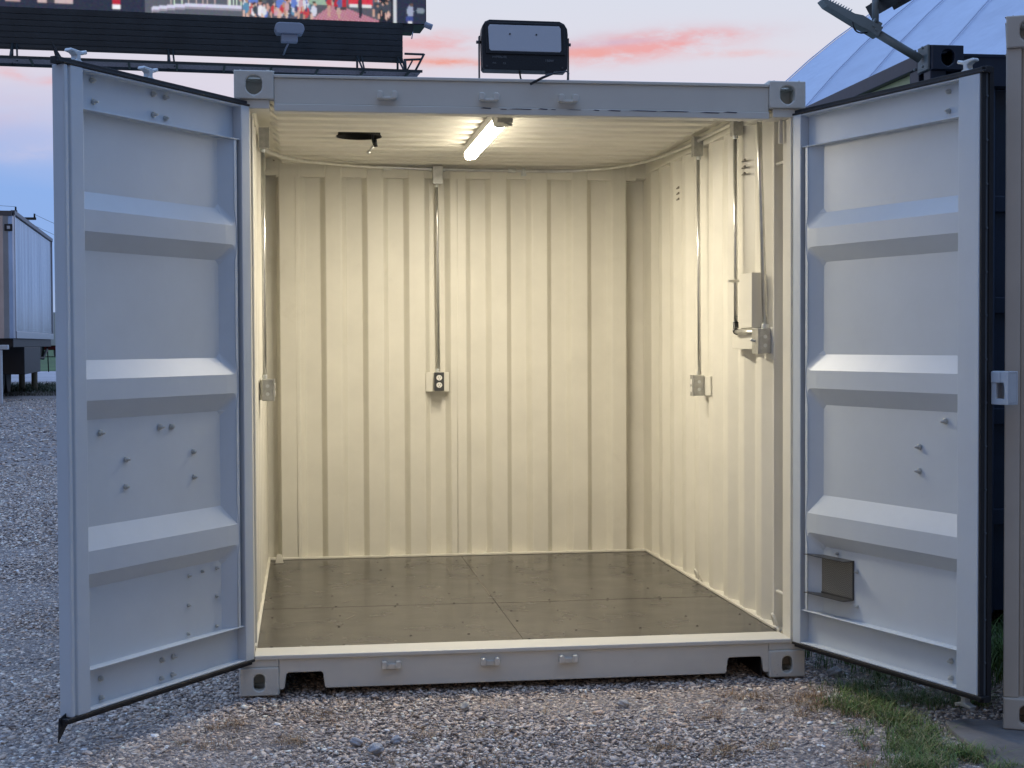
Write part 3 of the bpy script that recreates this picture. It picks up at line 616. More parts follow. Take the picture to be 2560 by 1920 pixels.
# ---------------------------------------------------------------- doors
DW, ZB, ZT = 1.134, .158, 2.440
FB, FBolt = [], None
boltmesh = None
def bolt_me(size=1.):
    m = MB(); r = .0105*size
    m.prism(ell(0, 0, r*1.1, r*1.1, 6), (0, 0, 0), X, Z, (0, 1, 0), .009*size)           # hex nut against the panel
    m.tube([(0, .009*size, 0), (0, .014*size, 0), (0, .022*size, -.001)], r*.80, 10, r2=r*.35)
    return m
def door(s, al, label, bolts, rods):
    # local frame: x along the door from the hinge, y into the room side (inner face at y=0), z up
    e = Vector((s*math.sin(al), -math.cos(al), 0)); n = Vector((-s*math.cos(al), -math.sin(al), 0))
    o = bpy.data.objects.new('door', None); COL.objects.link(o); o.parent = C; o['label'] = label
    M = Matrix.Identity(4)
    for i in range(3): M[i][0] = e[i]; M[i][1] = n[i]; M[i][2] = (0, 0, 1)[i]; M[i][3] = (s*1.157, -.0106, 0)[i]
    DL = 1.075 if s < 0 else 1.128
    fin = .979 if s < 0 else 1.018       # inner edge of the free-side member
    PD = -.045                                  # panel depth
    def B(m, name, mats, bevel=.003, parent=o, **k):
        return m.build(name, mats, parent, bevel=bevel, M=M, **k)
    m = MB()      # frame
    m.box((0, -.055, ZB), (.055, 0, ZT)); m.box((.0551, -.055, ZB), (.075, PD, ZT))
    if s < 0:
        m.prism([(fin, -.055), (fin, 0), (1.042, 0), (1.045, -.010), (1.052, -.010), (1.055, -.002), (DL-.004, -.001), (DL, -.006), (DL, -.055)], (0, 0, ZB), X, Y, Z, ZT-ZB)
    else:
        m.box((fin, -.055, ZB), (DL, 0, ZT))
    for z0, z1, fl in ((ZT-.145, ZT, 0), (ZB, ZB+.15, 1)):
        m.box((.055, -.055, z0), (fin, PD+.004, z1))
        zf = z0 if not fl else z1-.007
        m.box((.0552, PD+.002, zf+.0004), (fin-.0002, -.006, zf+.0066))
    m.box((.0552, PD+.002, ZT-.008), (fin-.0002, -.002, ZT-.0004)); m.box((.0552, PD+.002, ZB+.0004), (fin-.0002, -.002, ZB+.008))
    B(m, 'door_frame', DOORP)
    # pressed panel with three horizontal ribs, tapered at the hinge side
    ribs = [(2.012, 1.945, 1.868, 1.802), (1.410, 1.342, 1.266, 1.195), (.810, .730, .648, .590)]
    za, zb_ = ZB+.15, ZT-.145; m = MB(); PF = -.006
    x0, x1, x2, x3 = .0752, .135, .20, fin
    rows = [zb_]
    for r in ribs: rows += list(r)
    rows.append(za)
    def yat(ci, ri):
        if ri in (0, len(rows)-1): return PD
        k = (ri-1) % 4
        if k in (1, 2) and ci >= 2: return PF
        return PD
    xs = [.0752, .092, .158, fin]; grid = []
    for ri, z in enumerate(rows):
        k = (ri-1) % 4 if 0 < ri < len(rows)-1 else -1
        for ci, x in enumerate(xs):
            grid.append((x, -.010 if ci < 2 else (PF if k in (1, 2) else PD), z))
    nc = len(xs); fs = []
    for j in range(len(rows)-1):
        for i in range(nc-1):
            q = (j*nc+i, j*nc+i+1, (j+1)*nc+i+1, (j+1)*nc+i); k = (j-1) % 4
            if i == 1 and 0 < j < len(rows)-2 and k in (0, 2):
                fs += [(q[0], q[1], q[3]), (q[1], q[2], q[3])] if k == 0 else [(q[0], q[1], q[2]), (q[0], q[2], q[3])]
            else: fs.append(q)
    m.add(grid, fs)
    B(m, 'door_panel', DOORP, bevel=.018, seg=5)
    m = MB(); pts = [(.094, -.0095, zb_)]
    for r in ribs: pts += [(.094, -.0095, r[0]), (.080, -.0095, r[1]-.01), (.080, -.0095, r[2]+.01), (.094, -.0095, r[3])]
    pts.append((.094, -.0095, za)); m.tube(pts, .0022, 6); B(m, 'weld_bead', DOORP, bevel=0)
    # gasket
    m = MB(); g = .024
    m.box((-.004, -.040, ZT+.0005), (DL+g, -.012, ZT+g)); m.box((-.004, -.0119, ZT+.0005), (DL+g, .002, ZT+.009))
    B(m, 'gasket', BLACKR, bevel=.002); m = MB()
    m.box((-.004, -.040, ZB-g), (DL+g, -.012, ZB-.0005)); m.box((-.004, -.0119, ZB-.010), (DL+g, .003, ZB-.0005))
    if s > 0:
        B(m, 'gasket', BLACKR, bevel=.002); m = MB()
        m.box((DL+.0005, -.024, ZB-g), (DL+.010, -.003, ZT+g))
    else:
        B(m, 'gasket', BLACKR, bevel=.002); m = MB()
        m.prism([(0, 0), (.06, -.07), (.055, .012), (.01, .03)], (DL-.02, -.030, ZB-.012), X, Z, Y, .004); B(m, 'gasket_flap', BLACKR, bevel=.001); m = MB()
        m.prism([(0, 0), (.065, .062), (.03, -.03)], (DL-.035, -.030, ZT+.012), X, Z, Y, .004)
    B(m, 'gasket', BLACKR, bevel=.002)
    if s > 0: m = MB(); m.box((DL+.0005, -.058, ZB-g), (DL+.012, -.038, ZT+g)); B(m, 'edge_seal', BLACKR, bevel=.002)
    if s > 0:
        m = MB(); m.box((DL+.0005, -.0375, ZB), (DL+.005, -.0245, ZT))
        for k in range(14): m.tube([(DL+.005, -.031, ZB+.12+k*.16), (DL+.009, -.031, ZB+.12+k*.16)], .005, 8)
        B(m, 'gasket_strip', mat('grey_strip', (.14, .16, .18), .4, .5), bevel=0)
    m = MB(); m.box((0, -.070, ZB+.01), (DL-.035, -.0555, ZT-.01)); B(m, 'outer_skin', DOORP)
    # locking bars on the outside
    for xr in rods:
        m = MB(); yr = -.105
        m.tube([(xr, yr, ZB-.03 if s > 0 else ZB+.01), (xr, yr, ZT+.035)], .017, 14)
        for z in (ZB+.25, 1.0, 1.7, ZT-.25): m.box((xr-.04, -.073, z-.03), (xr+.04, -.126, z+.03))
        m.box((xr-.3, -.130, 1.05), (xr+.02, -.142, 1.085))
        for z, u in ([(ZT+.030, 1), (ZB-.035, -1)] if s > 0 else [(ZT+.030, 1)]):
            m.prism([(-.040, 0), (.040, 0), (.032, .010*u), (.011, .020*u), (.010, .034*u), (.022, .041*u), (.046, .044*u), (.040, .056*u), (-.020, .052*u), (-.042, .060*u), (-.046, .046*u), (-.012, .036*u), (-.011, .020*u), (-.032, .010*u)], (xr, yr-.014, z), X, Z, Y, .030)
        B(m, 'locking_bar', ZINC, bevel=.004)
    # hinges
    for z in (ZB+.2, .9, 1.65, ZT-.2): m = MB(); m.tube([(-.004, -.075, z-.07), (-.004, -.075, z+.07)], .014, 12); m.box((-.004, -.089, z-.05), (.10, -.073, z+.05)); B(m, 'hinge', DOORP)
    # bolts
    base = None
    for (x, z, sz, y0) in bolts:
        if base is None:
            base = bolt_me().build('bolt', mat('painted_bolt', (.50, .50, .46), .3, .3), o, bevel=.0015)
            b = base
        else:
            b = base.copy(); COL.objects.link(b); b.parent = o
        b.matrix_local = M @ Matrix.Translation((x, y0, z)) @ Matrix.Diagonal((sz, sz, sz, 1)) @ Matrix.Rotation(.35*math.sin(x*37+z*11), 4, 'Z')
    return o, M, B
PY = -.044; RY = -.0405
bl = [(.892, 2.412, 1, RY), (.886, 2.337, 1, RY), (.558, 2.411, 1, RY), (.488, 2.409, 1, RY), (.557, 2.335, 1, RY), (.486, 2.33, 1, RY),
      (.868, 1.146, 1.1, PY), (.536, 1.15, 1.1, PY), (.465, 1.148, 1.1, PY), (.73, 1.04, 1.0, PY), (.331, 1.042, 1, PY), (.732, .939, 1, PY), (.329, .942, 1, PY),
      (.37, .555, .7, PY), (.283, .561, .7, PY), (.193, .561, .7, PY), (.372, .44, .7, PY), (.192, .448, .7, PY), (.374, .327, .7, PY), (.194, .327, .7, PY),
      (.541, .256, 1, RY), (.477, .256, 1, RY), (.884, .255, 1, RY), (.547, .187, .9, RY), (.481, .188, .9, RY), (.883, .185, .9, RY)]
dl, ML, BL = door(-1, .5937, 'left door swung open with a row of bolt ends', bl, [.90, .505])
br = [(.923, 2.406, 1, RY), (.924, 2.333, 1, RY), (.91, 1.159, 1.1, PY), (.765, 1.053, 1.1, PY), (.765, .959, 1.1, PY), (.256, .572, .7, PY), (.101, .524, .6, PY), (.102, .369, .6, PY), (.387, .512, .7, PY), (.387, .368, .7, PY), (.95, .25, 1, RY), (.95, .185, 1, RY)]
dr, MR, BR = door(1, .3104, 'right door swung open with a square mesh vent and lock box', br, [.955])
m = MB()
m.plate_hole(.232, .165, [(.008, .008), (.12, .008), (.224, .008), (.224, .08), (.224, .157), (.12, .157), (.008, .157), (.008, .08)], (.132, -.046, .39), X, Z, Y, .006)
m.box((.139, -.043, .397), (.357, -.0415, .548), 1)
m.box((.095, -.040, .552), (.364, .012, .5545), 2); m.box((.095, -.040, .388), (.364, .012, .3905), 2)
BR(m, 'mesh_vent', [DARKG, MESHG, DARKG], bevel=0)
m = MB()
m.plate_hole(.084, .122, [(.024, .022), (.042, .022), (.066, .022), (.066, .06), (.061, .08), (.042, .08), (.024, .08), (.024, .05)], (1.140, -.060, 1.232), X, Z, Y, .010)
m.box((1.141, -.10, 1.232), (1.224, -.093, 1.354)); m.box((1.141, -.0929, 1.347), (1.224, -.0601, 1.354)); m.box((1.141, -.0929, 1.232), (1.224, -.0601, 1.238)); m.box((1.218, -.0928, 1.2381), (1.224, -.0601, 1.3469)); m.box((1.09, -.10, 1.232), (1.1409, -.0705, 1.354))
m.box((1.143, -.0499, 1.312), (1.188, -.045, 1.352))
BR(m, 'lock_box', DOORP, bevel=.003)


# ---------------------------------------------------------------- electrical fittings
def junction(name, label, cen, ax, group):     # tall galvanised handy box; ax = outward (into the room) axis
    x, y, z = cen; m = MB()
    if ax == 'y': m.box((x-.028, y, z-.05), (x+.028, y+.046, z+.05)); m.box((x-.030, y-.004, z-.053), (x+.030, y, z+.053)); sp_ = [(x, y-.005, z+.042), (x, y-.005, z-.042)]; d = (0, -1, 0)
    else:
        s = ax; m.box((x, y-.028, z-.05), (x+s*.046, y+.028, z+.05)); m.box((x-s*.004, y-.030, z-.053), (x, y+.030, z+.053)); sp_ = [(x-s*.005, y, z+.042), (x-s*.005, y, z-.042)]; d = (-s, 0, 0)
    for q in sp_: m.tube([q, tuple(Vector(q)+Vector(d)*.002)], .0035, 8)
    t = thing(name, label, 'electrical box', (x, y, z-.05), group=group)
    b = m.build('box', GALVB, t, bevel=.0025, loc=(x, y, z-.05)); b.location = (0, 0, 0); return t
GJ = 'galvanised boxes at the ceiling'
junction('junction_box', 'galvanised junction box at the top of the middle of the back wall', (-.133, 2.765, 2.478), 'y', GJ)
junction('junction_box', 'galvanised junction box high on the left wall above the left conduit', (-1.108, 1.30, 2.487), -1, GJ)
junction('junction_box', 'galvanised junction box high on the right wall, nearer the back wall', (1.112, 1.486, 2.50), 1, GJ)
junction('junction_box', 'galvanised junction box high on the right wall, nearer the open doors', (1.112, .756, 2.512), 1, GJ)
GC = 'steel conduits running down the walls'
def conduit(label, pts, mats=GALV, r=.0095, couplings=()):
    t = thing('conduit', label, 'conduit', pts[-1], group=GC)
    m = MB(); m.tube(pts, r, 12); o = m.build('pipe', mats, t, loc=pts[-1]); o.location = (0, 0, 0)
    for a, b, rr in couplings:
        m = MB(); m.tube([a, b], rr, 10); o = m.build('coupling', ZINC, t, loc=pts[-1], bevel=.0015); o.location = (0, 0, 0)
    return t
def cpl(x, y, zt_, zb_): return [((x, y, zt_), (x, y, zt_-.018), .0125), ((x, y, zb_+.02), (x, y, zb_), .0125)]
conduit('straight steel conduit down the middle of the back wall', [(-.140, 2.792, 2.425), (-.136, 2.792, 2.2), (-.132, 2.792, 1.29)], couplings=cpl(-.139, 2.792, 2.425, 1.29))
conduit('straight steel conduit down the left wall', [(-1.137, 1.30, 2.434), (-1.137, 1.30, 1.29)], couplings=cpl(-1.137, 1.30, 2.434, 1.29))
conduit('straight steel conduit down the right wall to the outlet nearer the back wall', [(1.137, 1.486, 2.447), (1.137, 1.46, 1.29)], couplings=cpl(1.137, 1.47, 2.447, 1.29))
tE = conduit('thin steel conduit on the right wall that ends in a black elbow', [(1.125, .756, 2.46), (1.125, .745, 1.545)], couplings=cpl(1.125, .75, 2.46, 1.545))
m = MB(); m.tube([(1.125, .745, 1.56), (1.125, .742, 1.53), (1.110, .70, 1.517), (1.100, .65, 1.512)], .014, 12); o = m.build('elbow', BLACKM, tE); o.matrix_parent_inverse = Matrix.Translation(-Vector(tE.location))
m = MB(); m.tube([(1.100, .65, 1.512), (1.115, .36, 1.508)], .0105, 12); o = m.build('side_pipe', GALV, tE); o.matrix_parent_inverse = Matrix.Translation(-Vector(tE.location))
m = MB(); m.box((1.09, .735, 1.752), (1.155, .76, 1.764)); o = m.build('clamp', GALV, tE); o.matrix_parent_inverse = Matrix.Translation(-Vector(tE.location))
conduit('thick steel conduit on the right wall beside the door post', [(1.128, .38, 2.56), (1.130, .375, 2.30), (1.136, .315, 1.525)], r=.0125, couplings=[((1.136, .315, 1.545), (1.136, .315, 1.522), .016)])
ring = []
def bez(a, b, c, n=10): return [tuple((1-k/n)**2*Vector(a)+2*(k/n)*(1-k/n)*Vector(b)+(k/n)**2*Vector(c)) for k in range(n+1)]
def catmull(Q, n=6):
    Q = [Vector(q) for q in Q]; out = [tuple(Q[0])]
    for i in range(len(Q)-1):
        p0, p1, p2, p3 = Q[max(i-1, 0)], Q[i], Q[i+1], Q[min(i+2, len(Q)-1)]
        for k in range(1, n+1):
            u = k/n; out.append(tuple(.5*((2*p1)+(p2-p0)*u+(2*p0-5*p1+4*p2-p3)*u*u+(3*p1-p0-3*p2+p3)*u**3)))
    return out
ring = catmull([(-1.135, 1.36, 2.455), (-1.115, 1.75, 2.475), (-.985, 2.2, 2.495), (-.85, 2.46, 2.51), (-.65, 2.68, 2.52), (-.45, 2.78, 2.522), (-.165, 2.797, 2.517), (.2, 2.797, 2.514), (.55, 2.790, 2.512), (.78, 2.74, 2.515), (.93, 2.60, 2.52), (1.05, 2.36, 2.524), (1.10, 2.0, 2.526), (1.130, 1.60, 2.528), (1.135, 1.0, 2.530), (1.135, .40, 2.53)])
t = thing('ceiling_conduit', 'steel conduit curving round the back corners below the ceiling', 'conduit', ring[0])
m = MB(); m.tube(ring, .0105, 12); o = m.build('pipe', GALV, t, loc=ring[0]); o.location = (0, 0, 0)
for a, b in (((-.46, 2.797, 2.519), (-.41, 2.797, 2.518)), ((.30, 2.797, 2.513), (.345, 2.797, 2.513)), ((-.18, 2.797, 2.517), (-.163, 2.797, 2.517)), ((-.103, 2.797, 2.515), (-.086, 2.797, 2.515))):
    m = MB(); m.tube([a, b], .0135, 10); o = m.build('coupling', ZINC, t, loc=ring[0]); o.location = (0, 0, 0)
m = MB(); m.tube([(.395, 2.79, 2.53), (.395, 2.79, 2.49)], .011, 8); m.box((.38, 2.785, 2.48), (.41, 2.80, 2.50)); o = m.build('strap', ZINC, t, loc=ring[0]); o.location = (0, 0, 0)
# outlets
GO = 'power outlet boxes on the inside walls'
t = thing('power_outlet', 'outlet with two white sockets in a dark cover on the back wall', 'power outlet', (-.133, 2.80, 1.18), group=GO)
L0 = Vector((-.133, 2.80, 1.18))
def P_(m, n_, ma, bev=.0015): o = m.build(n_, ma, t, bevel=bev, loc=tuple(L0)); o.location = (0, 0, 0); return o
m = MB(); m.box((-.162, 2.752, 1.178), (-.104, 2.799, 1.286)); P_(m, 'box', GALVB)
m = MB(); m.box((-.163, 2.747, 1.176), (-.103, 2.7515, 1.288)); P_(m, 'cover', DARKG, .002)
for z in (1.255, 1.211):
    m = MB(); m.prism(ell(0, 0, .0175, .0165, 20), (-.133, 2.7465, z), X, Z, (0, -1, 0), .004); so_ = P_(m, 'socket', WHITEP, .001)
    m = MB()
    for dx in (-.006, .006): m.box((-.133+dx-.0012, 2.7418, z-.002), (-.133+dx+.0012, 2.7424, z+.008))
    m.prism(ell(0, 0, .0026, .0026, 10), (-.133, 2.7424, z-.008), X, Z, (0, -1, 0), .0005)
    k = m.build('socket_slots', SOCK, so_, loc=tuple(L0)); k.location = (0, 0, 0)
def sidebox(label, y, z, s, x=1.150, deep=.055, wide=.058, h=.108, cover=GALVB, knob=False):
    global t, L0
    L0 = Vector((s*x, y, z-h/2)); t = thing('power_outlet', label, 'power outlet', tuple(L0), group=GO)
    m = MB(); m.box((s*x, y-wide/2, z-h/2), (s*(x-deep), y+wide/2, z+h/2)); P_(m, 'box', GALVB, .003)
    m = MB(); m.box((s*(x-deep), y-wide/2-.002, z-h/2-.002), (s*(x-deep-.007), y+wide/2+.002, z+h/2+.002)); P_(m, 'cover', cover, .002)
    m = MB()
    if knob: m.tube([(s*(x-deep-.006), y, z), (s*(x-deep-.028), y, z+.006)], .006, 10); P_(m, 'switch_toggle', ZINC)
    else:
        for dz in (-.02, .02): m.prism(ell(0, 0, .016, .016, 16), (s*(x-deep-.0072), y, z+dz), Y, Z, (-s, 0, 0), .003)
        P_(m, 'socket', WHITEP)
    for dz in (.02, -.02):
        m = MB(); m.prism(ell(0, 0, .009, .009, 14), (s*(x-deep/2), y-wide/2-.0003, z+dz), X, Z, (0, -1, 0), .0008); P_(m, 'knockout', ZINC, 0)
sidebox('galvanised outlet box low on the left wall under its conduit', 1.30, 1.235, -1)
sidebox('galvanised outlet box on the right wall nearer the back wall', 1.44, 1.235, 1)
sidebox('galvanised switch box with a toggle on the right wall beside the door post', .315, 1.468, 1, x=1.150, deep=.055, wide=.09, h=.112, knob=True)
# ceiling LED batten
t = thing('ceiling_light', 'lit white strip light fixed to the container ceiling', 'ceiling light', (-.035, 1.25, 2.54))
L0 = Vector((-.035, 1.25, 2.54))
def ltm(m): return Matrix.Translation((0, 0, 0))
m = MB(); m.prism([(-.034, 0), (.034, 0), (.030, .045), (-.030, .045)], (-.035, .64, 2.500), X, Z, Y, 1.25); P_(m, 'housing', FIXT, .003)
m = MB(); m.prism([(-.032, 0), (-.031, -.022), (-.022, -.034), (.022, -.034), (.031, -.022), (.032, 0)], (-.035, .648, 2.499), X, Z, Y, 1.225)
o = P_(m, 'diffuser', [LEDS, LED], 0)
for pl in o.data.polygons: pl.material_index = 1 if pl.normal.z < -.9 else 0
m = MB(); m.prism([(-.036, .004), (-.027, -.030), (-.011, -.039), (.011, -.039), (.027, -.030), (.036, .004), (.034, .046), (-.034, .046)], (-.035, .634, 2.499), X, Z, Y, .014); P_(m, 'end_cap', FIXT, .002)
m = MB(); m.box((-.068, .47, 2.462), (.004, .60, 2.545)); m.tube([(-.01, .60, 2.50), (-.02, .636, 2.50)], .012, 10); m.tube([(-.045, .50, 2.47), (.0, .47, 2.45)], .006, 8); P_(m, 'mounting_box', GALVB, .003)

# ---------------------------------------------------------------- floodlight on the header
FLT = -.14
t = thing('floodlight', 'black unlit floodlight standing on the container header', 'floodlight', (.005, .10, 2.591), rot=(0, 0, .03)); 
R = Matrix.Translation((0, 0, .145)) @ Matrix.Rotation(-.16, 4, 'X')
def PF(m, n_, ma, bev=0, M=R, par=None, seg=3): return m.build(n_, ma, par or t, bevel=bev, M=M, seg=seg)
m = MB(); m.prism([(-.178, -.108), (.172, -.108), (.182, -.098), (.190, .055), (.188, .080), (.176, .102), (.155, .113), (-.150, .113), (-.170, .104), (-.182, .084), (-.186, .055), (-.186, -.098)], (0, .0, 0), X, Z, Y, .055)
for k in range(13): m.box((-.16+k*.0265, .0551, -.09), (-.154+k*.0265, .085, .09))
PF(m, 'housing', BLACKM, .006)
m = MB(); m.plate_hole(.344, .140, [(.016, .014), (.17, .010), (.328, .014), (.334, .07), (.328, .127), (.17, .131), (.016, .127), (.010, .07)], (-.170, -.006, -.040), X, Z, Y, .006); PF(m, 'bezel', BLACKM, .002)
gl = [(-.149, -.028), (-.156, -.020), (-.158, .077), (-.151, .088), (.151, .088), (.158, .077), (.157, -.020), (.150, -.028)]
m = MB(); m.prism(gl, (0, -.0075, 0), X, Z, Y, .005); PF(m, 'glass', GLASSF, .002)
m = MB(); m.prism(ell(0, 0, .004, .004, 8), (-.065, -.0085, .047), X, Z, (0, -1, 0), .001); m.prism(ell(0, 0, .004, .004, 8), (.05, -.0085, .047), X, Z, (0, -1, 0), .001)
for xx in (-.168, .160): m.prism(ell(0, 0, .005, .005, 8), (xx, -.0008, -.095), X, Z, (0, -1, 0), .002)
PF(m, 'screw', DARKG)
m = MB(); m.box((.09, .0, -.118), (.122, .03, -.106)); PF(m, 'drain_plug', BLACKM, .001)
m = MB()
for s in (-1, 1): m.box((s*.192, .015, -.178), (s*.196, .045, .02)); m.tube([(s*.187, .03, -.005), (s*.206, .03, -.005)], .007, 10)
m.box((-.192, .015, -.178), (.192, .045, -.175)); PF(m, 'bracket', DARKG, M=Matrix.Translation((0, 0, .165)))
def text(body, size, M, parent, ma, name='printed_text'):
    cu = bpy.data.curves.new(name, 'FONT'); cu.body = body; cu.size = size; cu.extrude = .0003
    to = bpy.data.objects.new(name, cu); COL.objects.link(to); bpy.context.view_layer.update()
    me = bpy.data.meshes.new_from_object(to.evaluated_get(bpy.context.evaluated_depsgraph_get())); bpy.data.objects.remove(to)
    me.transform(M); me.materials.clear(); me.materials.append(ma); o = bpy.data.objects.new(name, me); COL.objects.link(o); o.parent = parent; return o
TX = R @ Matrix.Translation((0, -.0012, 0)) @ Matrix.Rotation(math.pi/2, 4, 'X')
text('HYPERLITE', .013, TX @ Matrix.Translation((-.143, -.058, 0)), t, MARK); text('IP65', .009, TX @ Matrix.Translation((-.143, -.084, 0)), t, MARK); text('CE', .011, TX @ Matrix.Translation((-.098, -.085, 0)), t, MARK); text('150W', .015, TX @ Matrix.Translation((.085, -.070, 0)), t, MARK)
m = MB(); m.tube([(-.02, .12, .035), (-.018, .11, .01), (-.012, .09, -.02)], .004, 8, ); m.v = [(a, b-.1, c) for a, b, c in m.v]; PF(m, 'cable', BLACKM, M=Matrix.Identity(4))
m = MB(); m.tube([(.186, .09, 2.585), (.184, .04, 2.612), (.168, .0, 2.612), (.115, -.02, 2.600), (.06, -.03, 2.580)], .0035, 8); m.tube([(.10, -.022, 2.596), (.06, -.03, 2.578), (.01, -.012, 2.553)], .0055, 8)
tag(m.build('loose_cable', BLACKM), 'short black cable end lying over the front of the container header', 'cable')

# ---------------------------------------------------------------- navy container, tan container
NC = thing('navy_container', 'dark navy shipping container standing behind the open right door', 'container', (2.075, .65, 0))
def nb(m, n_, ma, bev=.004, par=None):
    o = m.build(n_, ma, par or NC, bevel=bev, loc=(2.02, .65, 0)); o.location = (0, 0, 0); return o
HN = 2.896
for x0, lf in ((2.02, True), (4.296, False)):
    for y0 in (.65, 6.5):
        for z0, top in ((HN-.118, True), (0, False)): m = MB(); casting(m, x0, y0, z0, top, lf); nb(m, 'corner_casting', NAVY)
for x0 in (2.02, 4.378):
    for y0 in (.67, 6.58): m = MB(); m.box((x0, y0, .118), (x0+.08, y0+.08, HN-.1182)); nb(m, 'corner_post', NAVY)
m = MB(); m.box((2.182, .67, HN-.19), (4.296, .75, HN-.04)); m.box((2.182, .662, HN-.052), (4.296, .66, HN-.038)); nb(m, 'front_header', NAVY)
m = MB(); m.box((2.02, .829, HN-.085), (2.075, 6.5, HN-.012)); nb(m, 'side_rail', NAVY)
m = MB(); m.box((4.40, .829, HN-.10), (4.456, 6.5, HN-.012)); nb(m, 'side_rail', NAVY)
def navywall(name, ma, y0, y1, z0, z1, x_=2.06, depth=.03):
    P2 = [(y0, 0)]; q = y0+.03
    while q+.28 < y1: P2 += [(q, 0), (q+.06, depth), (q+.13, depth), (q+.19, 0)]; q += .26
    P2.append((y1, 0)); m = MB(); sheet(m, P2, lambda a, d, z: (x_+d, a, z), z0, z1); nb(m, name, ma, 0)
navywall('side_wall', NAVY, 1.02, 6.55, .12, 2.25)
m = MB(); m.box((2.055, .946, 2.252), (2.068, 6.5, HN-.0853)); nb(m, 'yellow_panel', YEL, .002)
m = MB(); m.box((2.03, .832, .12), (2.07, .945, HN-.0855)); nb(m, 'door_post', NAVY)
navywall('far_wall', NAVY, .75, 6.5, .12, HN-.10, 4.42, -.03)
m = MB(); m.box((2.10, .76, .12), (4.37, .80, HN-.192))
for z in (.55, 1.05, 1.6, 2.1): m.box((2.2, .735, z), (4.3, .759, z+.08))
for xr in (2.35, 2.9, 3.6, 4.1): m.tube([(xr, .70, .12), (xr, .70, HN-.15)], .017)
nb(m, 'end_doors', NAVY)
for a_, b_, nm in (((2.08, .829, HN-.03), (4.399, 6.5, HN-.02), 'roof'), ((2.08, .829, .12), (4.399, 6.5, .15), 'floor'), ((2.1, 6.60, .12), (4.37, 6.62, HN-.1), 'back_wall')):
    m = MB(); m.box(a_, b_); nb(m, nm, NAVY, 0)

TL = (1.630, -1.03, .016); TA = -.47
TC = thing('tan_container', 'tan steel container end standing on the slab at the right edge', 'container', TL, TA)
m = MB(); HT = 2.645; wx = 2.3
for xx, lf in ((0, True), (wx-.162, False)):
    for zz_, top in ((0, False), (HT-.118, True)): m = MB(); casting(m, xx, 0, zz_, top, lf); m.build('corner_casting', TAN, TC, bevel=.006)
m = MB(); m.box((0.0, .012, .1182), (.055, .12, HT-.1182)); m.box((.055, .03, .1182), (.075, .12, HT-.1182)); m.box((.0751, .018, .1182), (.15, .12, HT-.1182)); m.build('corner_post', TAN, TC, bevel=.004)
m = MB(); m.box((wx-.15, .012, .1182), (wx, .12, HT-.1182)); m.build('corner_post', TAN, TC, bevel=.004)
m = MB(); m.box((.1625, .03, .14), (wx-.1625, .12, .30)); m.build('bottom_rail', TAN, TC, bevel=.004); m = MB(); m.box((.1625, .03, HT-.12), (wx-.1625, .12, HT-.01)); m.build('top_rail', TAN, TC, bevel=.004); m = MB(); m.box((.151, .05, .3005), (wx-.151, .11, HT-.1205)); m.build('front_panel', TAN, TC, bevel=.004)
for a_, b_, nm in (((.02, .1785, .05), (.06, 1.28, HT-.02), 'side_wall'), ((wx-.06, .1785, .05), (wx-.02, 1.28, HT-.02), 'side_wall'), ((.0601, 1.24, .05), (wx-.0601, 1.28, HT-.02), 'back_wall'), ((.0601, .121, HT-.008), (wx-.0601, 1.2395, HT-.002), 'roof')):
    m = MB(); m.box(a_, b_); m.build(nm, TAN, TC)

# ---------------------------------------------------------------- area lamp on the navy container
AO = Vector((2.050, .735, 2.842)); AD = Vector((-.876, 0, .48)).normalized(); AS = Vector((0, 1, 0)); AU = AD.cross(AS).normalized()*-1
if AU.z < 0: AU = -AU
t = thing('area_lamp', 'grey street lamp head on a slanting arm bolted to the navy container', 'lamp', tuple(AO))
MA = Matrix(((AD.x, AS.x, AU.x, 0), (AD.y, AS.y, AU.y, 0), (AD.z, AS.z, AU.z, 0), (0, 0, 0, 1)))
def PA(m, n_, ma, bev=.002, M=MA, par=None): return m.build(n_, ma, par or t, bevel=bev, M=M)
m = MB(); m.box((.0, -.06, -.06), (.012, .06, .06)); m.v = [(a+.013, b, c) for a, b, c in m.v]
for a in (-.045, .045):
    for b in (-.045, .045): m.tube([(-.001, a, b), (-.012, a, b)], .008, 6)
PA(m, 'base_plate', LAMPG, .002, M=Matrix.Identity(4))
m = MB(); m.tube([(.0, 0, 0), (.262, 0, 0)], .021, 18); PA(m, 'arm', LAMPG, 0)
m = MB(); m.box((.245, -.035, -.024), (.305, .035, .028)); m.tube([(.27, -.04, .0), (.27, .04, .0)], .008, 8); m.tube([(.29, -.04, .01), (.29, .04, .01)], .008, 8); m.box((.255, -.03, .028), (.275, .03, .045)); m.box((.29, -.03, .028), (.30, .03, .05)); PA(m, 'clamp', LAMPG)
m = MB(); m.prism([(.295, -.022), (.36, -.027), (.54, -.025), (.575, -.012), (.57, .002), (.40, .014), (.36, .028), (.295, .026)], (0, -.036, 0), X, Z, Y, .072)
for k in range(14): m.box((.42+k*.014, -.03, .006), (.423+k*.014, .03, .028-k*.0012))
PA(m, 'lamp_head', LAMPG, .004)
m = MB(); m.tube(bez((.30, -.02, -.03), (.36, -.05, -.09), (.39, -.03, -.025), 8), .004, 6); PA(m, 'cable', BLACKM, 0)
pv = Vector((1.822, .735, 2.985))-AO
m = MB(); m.tube([tuple(pv+Vector((0, 0, -.02))), tuple(pv+Vector((0, 0, .26)))], .017, 14); PA(m, 'panel_post', LAMPG, 0, M=Matrix.Identity(4))
m = MB(); m.box((0, -.17, 0), (.52, .17, .065)); m.box((.02, -.15, .0651), (.50, .15, .067)); m.box((.10, -.12, -.02), (.13, .12, -.0001)); m.box((.30, -.12, -.02), (.33, .12, -.0001))
